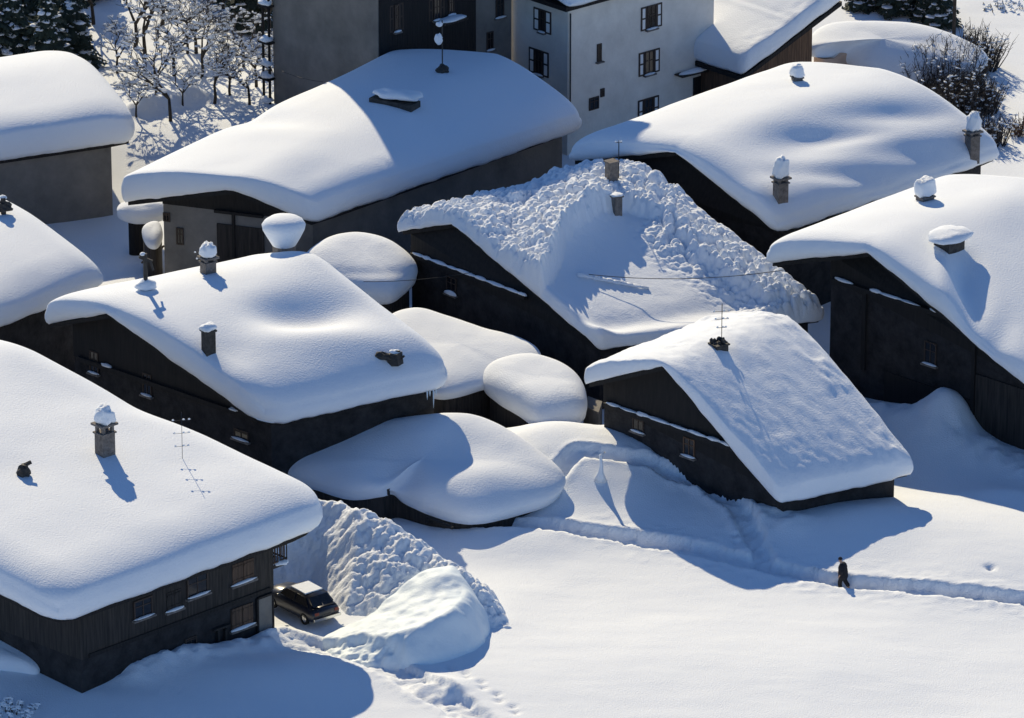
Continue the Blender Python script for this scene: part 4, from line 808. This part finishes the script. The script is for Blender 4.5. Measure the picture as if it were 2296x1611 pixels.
# ------------------------------------------------------------------ walker in the trench
def skin(name, verts, edges, rad, m, parent, sub=2, root=0):
    og = ORG[parent]; me = bpy.data.meshes.new(name); me.from_pydata([tuple(np.array(q)) for q in verts], edges, []); o = bpy.data.objects.new(name, me); COL.objects.link(o)
    o.modifiers.new('s', 'SKIN'); su = o.modifiers.new('u', 'SUBSURF'); su.levels = sub; su.render_levels = sub
    for i, r_ in enumerate(rad):
        sv = me.skin_vertices[0].data[i]; sv.radius = r_ if isinstance(r_, tuple) else (r_, r_); sv.use_root = (i == root)
    dg = bpy.context.evaluated_depsgraph_get(); ev = o.evaluated_get(dg); m2 = bpy.data.meshes.new_from_object(ev); m2.name = name; o.modifiers.clear(); o.data = m2
    m2.materials.clear(); m2.materials.append(M[m]); m2.polygons.foreach_set('use_smooth', [True]*len(m2.polygons)); o.parent = parent; ORG[o] = og; return o
pf = P(1890, 1322, -.3); pf[2] = gz(P(1886, 1312, 0)[0], P(1886, 1312, 0)[1])-.05; PS = .96
pe = empty('person', pf, 'person in a long dark coat walking with bowed head along the trodden trench', 'person')
# local frame: walking to the left, x = forward (-X world), y = to the person's left
fwd = np.array([-.93, .36, 0]); lft = np.array([-fwd[1], fwd[0], 0])
def L3(x, y, z): return fwd*x*PS+lft*y*PS+np.array([0, 0, z*PS])
V_ = [L3(0, 0, .92), L3(.02, 0, 1.12), L3(.06, 0, 1.36), L3(.10, 0, 1.47), L3(.16, 0, 1.58), L3(.19, 0, 1.67),            # pelvis .. head
      L3(.0, .10, .88), L3(.14, .11, .50), L3(.10, .11, .09), L3(.27, .12, .04),                                            # left leg, foot
      L3(.0, -.10, .88), L3(-.06, -.11, .50), L3(-.28, -.11, .16), L3(-.16, -.12, .04),                                     # right leg, pushing off
      L3(.07, .20, 1.38), L3(-.02, .26, 1.12), L3(.10, .25, .90), L3(.14, .24, .82),
      L3(.07, -.20, 1.38), L3(.10, -.27, 1.12), L3(.26, -.25, .95), L3(.31, -.24, .88)]
ED = [(0, 1), (1, 2), (2, 3), (3, 4), (4, 5), (0, 6), (6, 7), (7, 8), (8, 9), (0, 10), (10, 11), (11, 12), (12, 13), (2, 14), (14, 15), (15, 16), (16, 17), (2, 18), (18, 19), (19, 20), (20, 21)]
RD = [.13, .13, .14, .055, .085, .08, .085, .06, .045, .035, .085, .06, .045, .035, .06, .045, .034, .03, .06, .045, .034, .03]
for hi_, s in ((17, 1), (21, -1)):     # five fingers on each hand
    b0 = V_[hi_]
    for k in range(4):
        n0 = len(V_); V_ += [b0+L3(.02+.004*k, s*(.024-.016*k), -.055), b0+L3(.035, s*(.024-.016*k), -.095+.006*abs(k-1))]; ED += [(hi_, n0), (n0, n0+1)]; RD += [.010, .008]
    n0 = len(V_); V_ += [b0+L3(.045, s*.01, -.02), b0+L3(.07, s*.008, -.05)]; ED += [(hi_, n0), (n0, n0+1)]; RD += [.011, .009]
skin('body', V_, ED, RD, 'skin', pe)
CV = [L3(.0, 0, .55), L3(.01, 0, .90), L3(.02, 0, 1.15), L3(.06, 0, 1.38), L3(.09, 0, 1.46), L3(.07, .20, 1.39), L3(-.02, .27, 1.12), L3(.09, .255, .92), L3(.07, -.20, 1.39), L3(.09, -.275, 1.12), L3(.24, -.255, .97)]
skin('coat', CV, [(0, 1), (1, 2), (2, 3), (3, 4), (3, 5), (5, 6), (6, 7), (3, 8), (8, 9), (9, 10)], [(.30, .27), (.28, .25), (.26, .24), (.24, .22), .10, .11, .09, .07, .11, .09, .07], 'coat', pe)
skin('trousers', [L3(0, 0, .86), L3(0, .10, .84), L3(.14, .11, .50), L3(.10, .11, .12), L3(0, -.10, .84), L3(-.06, -.11, .50), L3(-.28, -.11, .2)], [(0, 1), (1, 2), (2, 3), (0, 4), (4, 5), (5, 6)], [.17, .135, .115, .10, .135, .115, .10], 'trouser', pe)
skin('shoe', [L3(.07, .11, .06), L3(.18, .115, .05), L3(.30, .12, .04)], [(0, 1), (1, 2)], [.055, .052, .042], 'rubber', pe); skin('shoe', [L3(-.31, -.11, .16), L3(-.22, -.115, .09), L3(-.12, -.12, .04)], [(0, 1), (1, 2)], [.055, .052, .042], 'rubber', pe)
mb = MB(); og = ORG[pe]; mb.lump(og+L3(.165, 0, 1.665), .115*PS, .10*PS, .115*PS, math.atan2(fwd[1], fwd[0]), 16, 12, .03, 1, .25); mb.build('hair', 'coat', pe, True)
for s in (-1, 1):
    mb = MB(); mb.lump(og+L3(.245, s*.032, 1.615), .012, .014, .009, 0, 8, 6, 0); mb.build('eye', 'glass', pe, True)
    mb = MB(); mb.lump(og+L3(.165, s*.088, 1.60), .022, .014, .034, 0, 8, 6, 0, 0, 1); mb.build('ear', 'skin', pe, True)
mb = MB(); mb.lump(og+L3(.262, 0, 1.585), .022, .014, .02, 0, 8, 6, 0); mb.build('nose', 'skin', pe, True); mb = MB(); mb.lump(og+L3(.245, 0, 1.55), .008, .026, .007, math.atan2(fwd[1], fwd[0]), 8, 6, 0); mb.build('mouth', 'lamp_red', pe, True)
# ------------------------------------------------------------------ trees and bushes
def conifer(seed, h, r):
    rr = random.Random(seed); tk, fo, sn = MB(), MB(), MB(); tk.tube([(0, 0, -.5), (0, 0, h*.5), (0, 0, h*.97)], [.04*h*.5, .03*h*.5, .01], 8)
    nt_ = int(h*2.1)
    for i in range(nt_):
        z = h*(.14+.84*i/nt_); R = r*(1-i/nt_)**.8+.18; nb = max(5, int(9*R/r+4))
        for j in range(nb):
            a = 2*math.pi*(j+rr.random()*.8)/nb; L = R*rr.uniform(.65, 1.1); ca, sa = math.cos(a), math.sin(a); wd = L*.34; z0 = z+rr.uniform(-.15, .15)*h/7
            pts = []
            for k in range(5):
                t = k/4; pts.append((L*t, wd*math.sin(math.pi*min(1, t*.9+.1))*.9+.03, z0-.42*L*t**1.4))
            for s in (-1, 1):
                for k in range(4):
                    (x0, w0, q0), (x1, w1, q1) = pts[k], pts[k+1]; rot = lambda x, y, q: (x*ca-y*sa, x*sa+y*ca, q)
                    fo.add([rot(x0, 0, q0), rot(x1, 0, q1), rot(x1+.05, s*w1, q1-.22*w1-.05), rot(x0+.03, s*w0, q0-.22*w0-.05)], [(0, 1, 2, 3)])
                    for _ in range(2):
                        x = x0+(x1-x0)*rr.random(); y = s*w0*rr.uniform(.2, 1.1); q = q0-.2*abs(y); fo.add([rot(x, y, q), rot(x+.16, y+s*.10, q-.22), rot(x-.06, y+s*.16, q-.2)], [(0, 1, 2)])
            if rr.random() < .9:
                t0 = rr.uniform(.25, .5); k = rr.uniform(.35, .75); c = (L*t0*1.3*ca, L*t0*1.3*sa, z0-.42*L*(t0*1.3)**1.4+.05); sn.lump(c, L*k*.5, wd*.75, .10+.06*rr.random(), a, 9, 5, .25, rr.random()*50)
    return tk, fo, sn
def broadleaf(seed, h, spread, lv=5):
    rr = random.Random(seed); tk, tw, sn = MB(), MB(), MB()
    def grow(p, d, L, r_, lev):
        q = p+d*L; mid = p+d*L*.5+np.array([rr.uniform(-.06, .06)*L, rr.uniform(-.06, .06)*L, 0])
        (tk if lev < 2 else tw).tube([p, mid, q], [r_, r_*.85, r_*.66], 6 if lev < 2 else 4, lev < 2)
        if lev > 0 and abs(d[2]) < .8 and rr.random() < (.8 if lev < 4 else .38):
            c = (p+q)/2; sn.lump(c+np.array([0, 0, r_*.8+.02]), L*.5, max(.045, r_*1.2), .05+.06*rr.random(), math.atan2(d[1], d[0]), 7, 4, .25, rr.random()*50, .5)
        if lev >= lv: return
        n = 3 if lev < 3 else 3 if lev < 4 else 2+(rr.random() < .6)
        for k in range(n):
            a = rr.uniform(0, 2*math.pi); s_ = rr.uniform(.45, 1.0)*spread; dd = d+s_*np.array([math.cos(a), math.sin(a), rr.uniform(-.45, .45)]); dd /= np.linalg.norm(dd); grow(q, dd, L*rr.uniform(.62, .85), r_*.62, lev+1)
    grow(np.array([0, 0, -.4]), np.array([rr.uniform(-.08, .08), .03, 1.0]), h*.33, .045*h*.55, 0); return tk, tw, sn
def plant_proto(name, tri, parts, m3, loc):
    o = empty(name, loc, 'x', 'tree'); r = []
    for mb, nm, m in zip(tri, parts, m3):
        ob = mb.build(nm, m); ob.parent = o; tag(ob, kind=None if nm == 'trunk' else 'stuff'); ob.data.polygons.foreach_set('use_smooth', [nm == 'trunk']*len(ob.data.polygons)); r.append(ob)
    return o
def copy_tree(o):
    c = o.copy(); COL.objects.link(c)
    for ch in o.children: d = ch.copy(); COL.objects.link(d); d.parent = c
    return c
PR = {}
for k, (s_, h_, r_) in enumerate(((1, 7.5, 2.1), (5, 6.0, 1.9))): PR['c%d' % k] = plant_proto('conifer', conifer(s_, h_, r_), ('trunk', 'foliage', 'branch_snow'), ('bark', 'needle', 'snow'), (0, 0, 0))
for k, (s_, h_, sp, lv) in enumerate(((3, 5.2, .9, 5), (11, 4.2, 1.1, 5), (23, 5.8, .8, 5))): PR['b%d' % k] = plant_proto('bare_tree', broadleaf(s_, h_, sp, lv), ('trunk', 'twigs', 'branch_snow'), ('bark', 'twig', 'snow'), (0, 0, 0))
used = set()
def plant(kind, px, py, sc, rz, label, cat, group):
    o = PR[kind] if kind not in used else copy_tree(PR[kind]); used.add(kind); p = GP(px, py); o.location = p; o.rotation_euler = (0, 0, rz); o.scale = (sc,)*3
    o['label'] = label; o['category'] = cat; o['group'] = group
gC, gB = 'snow-laden conifers at the top left', 'bare snow-laden trees at the top left'
for i, (k, x, y, s_) in enumerate([('c0', 30, 175, .9), ('c1', 110, 190, 1.0), ('c0', 165, 150, .8), ('c1', 60, 110, .9), ('c0', -30, 120, 1.0), ('c0', 130, 60, .8), ('c1', 560, 60, .9), ('c0', 540, -10, 1.0), ('c1', 200, -10, 1.0), ('c0', 440, -60, 1.0), ('c1', 600, -30, 1.0), ('c1', 30, 60, 1.0), ('c0', 90, 120, .9), ('c0', -20, 190, .9)]):
    plant(k, x, y, s_, i*1.9, 'dark snow-laden conifer in the thicket at the top left', 'conifer', gC)
for i, (k, x, y, s_) in enumerate([('b0', 383, 272, 1.0), ('b1', 517, 214, .95), ('b2', 322, 135, 1.0), ('b0', 210, 55, 1.0), ('b1', 306, 262, .7), ('b2', 450, 175, .8), ('b0', 575, 195, .9), ('b1', 420, 120, 1.0), ('b2', 360, 60, 1.0), ('b1', 265, 165, .9), ('b0', 500, 20, 1.0), ('b2', 600, 80, .9), ('b1', 90, 20, 1.1), ('b2', 480, 232, .75), ('b0', 560, 235, .75), ('b1', 410, 235, .7), ('b2', 345, 225, .8), ('b0', 440, 120, 1.0), ('b1', 545, 150, 1.0), ('b2', 300, 110, 1.0), ('b0', 390, 170, 1.0), ('b1', 620, 215, .8)]):
    lb = {0: 'bare snow-laden tree standing nearest the long barn at the top left', 1: 'stout bare tree with a thick snow clump just left of the grey block'}.get(i, 'bare snow-covered tree in the wood at the top left')
    plant(k, x, y, s_, i*2.3, lb, 'tree', gB)
for i, (k, x, y, s_) in enumerate([('c1', 2010, 30, .75), ('c0', 2085, 45, .6), ('c1', 1960, 15, .6), ('c0', 2060, 15, .7), ('c1', 2110, 60, .65), ('c0', 1930, 20, .5)]):
    plant(k, x, y, s_, i*2.1, 'dark conifer behind the snow-buried shed at the top right', 'conifer', 'conifers behind the buried shed')
def bush(px, py, h, w, n, seed, label, group=None, m='twig', snow=.16):
    rr = random.Random(seed); p = GP(px, py); o = empty('bush', p, label, 'bush', group); tw, sn = MB(), MB()
    for k in range(n):
        a = rr.uniform(0, 6.28); q = rr.random()**.6*w; b = p+np.array([q*math.cos(a), q*math.sin(a)*.8, -.1]); H = h*rr.uniform(.45, 1.0)*(1-.4*q/w); ln = np.array([.35*math.cos(a)*H*q/w+rr.uniform(-.2, .2)*H, .35*math.sin(a)*H*q/w+rr.uniform(-.2, .2)*H, H])
        pts = [b, b+ln*.5+np.array([rr.uniform(-.1, .1), rr.uniform(-.1, .1), 0]), b+ln]; tw.tube(pts, [.035, .025, .01], 4, False)
        for j in range(4):
            t = rr.uniform(.3, .95); s = b+ln*t; d = np.array([rr.uniform(-.5, .5), rr.uniform(-.5, .5), rr.uniform(.1, .6)])*h*.28; tw.tube([s, s+d], [.018, .007], 3, False)
            if rr.random() < snow: sn.lump(s+d*.5, .10+.12*rr.random(), .07, .06, math.atan2(d[1], d[0]), 7, 4, .2, rr.random()*40)
    tw.build('twigs', m, o)['kind'] = 'stuff'; sn.build('branch_snow', 'snow', o, True)['kind'] = 'stuff'; return o
gr = 'bushes at the top right'
bush(2120, 190, 3.4, 2.3, 330, 3, 'large dark bush against the far gable end of the dune-like roof', gr); bush(2165, 250, 3.2, 1.9, 300, 4, 'dense dark bush below the tall pole at the right', gr); bush(2175, 150, 3.2, 1.7, 200, 5, 'snow-flecked bush beside the tall wooden pole', gr); bush(2200, 320, 2.4, 1.5, 180, 6, 'dark bush behind the right-hand chimney of the dune-like roof', gr)
bush(2290, 300, 1.6, .8, 70, 7, 'brownish leafless bush at the right edge', gr, 'brown_wood', .05); bush(2060, 130, 2.0, 1.2, 50, 8, 'thin twigs sticking out of the snow mound at the top right', gr, 'twig', .2)
bush(2245, 15, .5, 1.4, 40, 9, 'low dark scrub on the white field at the top right', gr, 'twig', .3)
bush(30, 1600, .9, 1.0, 26, 10, 'few frosted twigs poking out of the snow in the bottom left corner', None, 'twig', .9); bush(315, 1420, .01, .1, 0, 1, 'x') if False else None
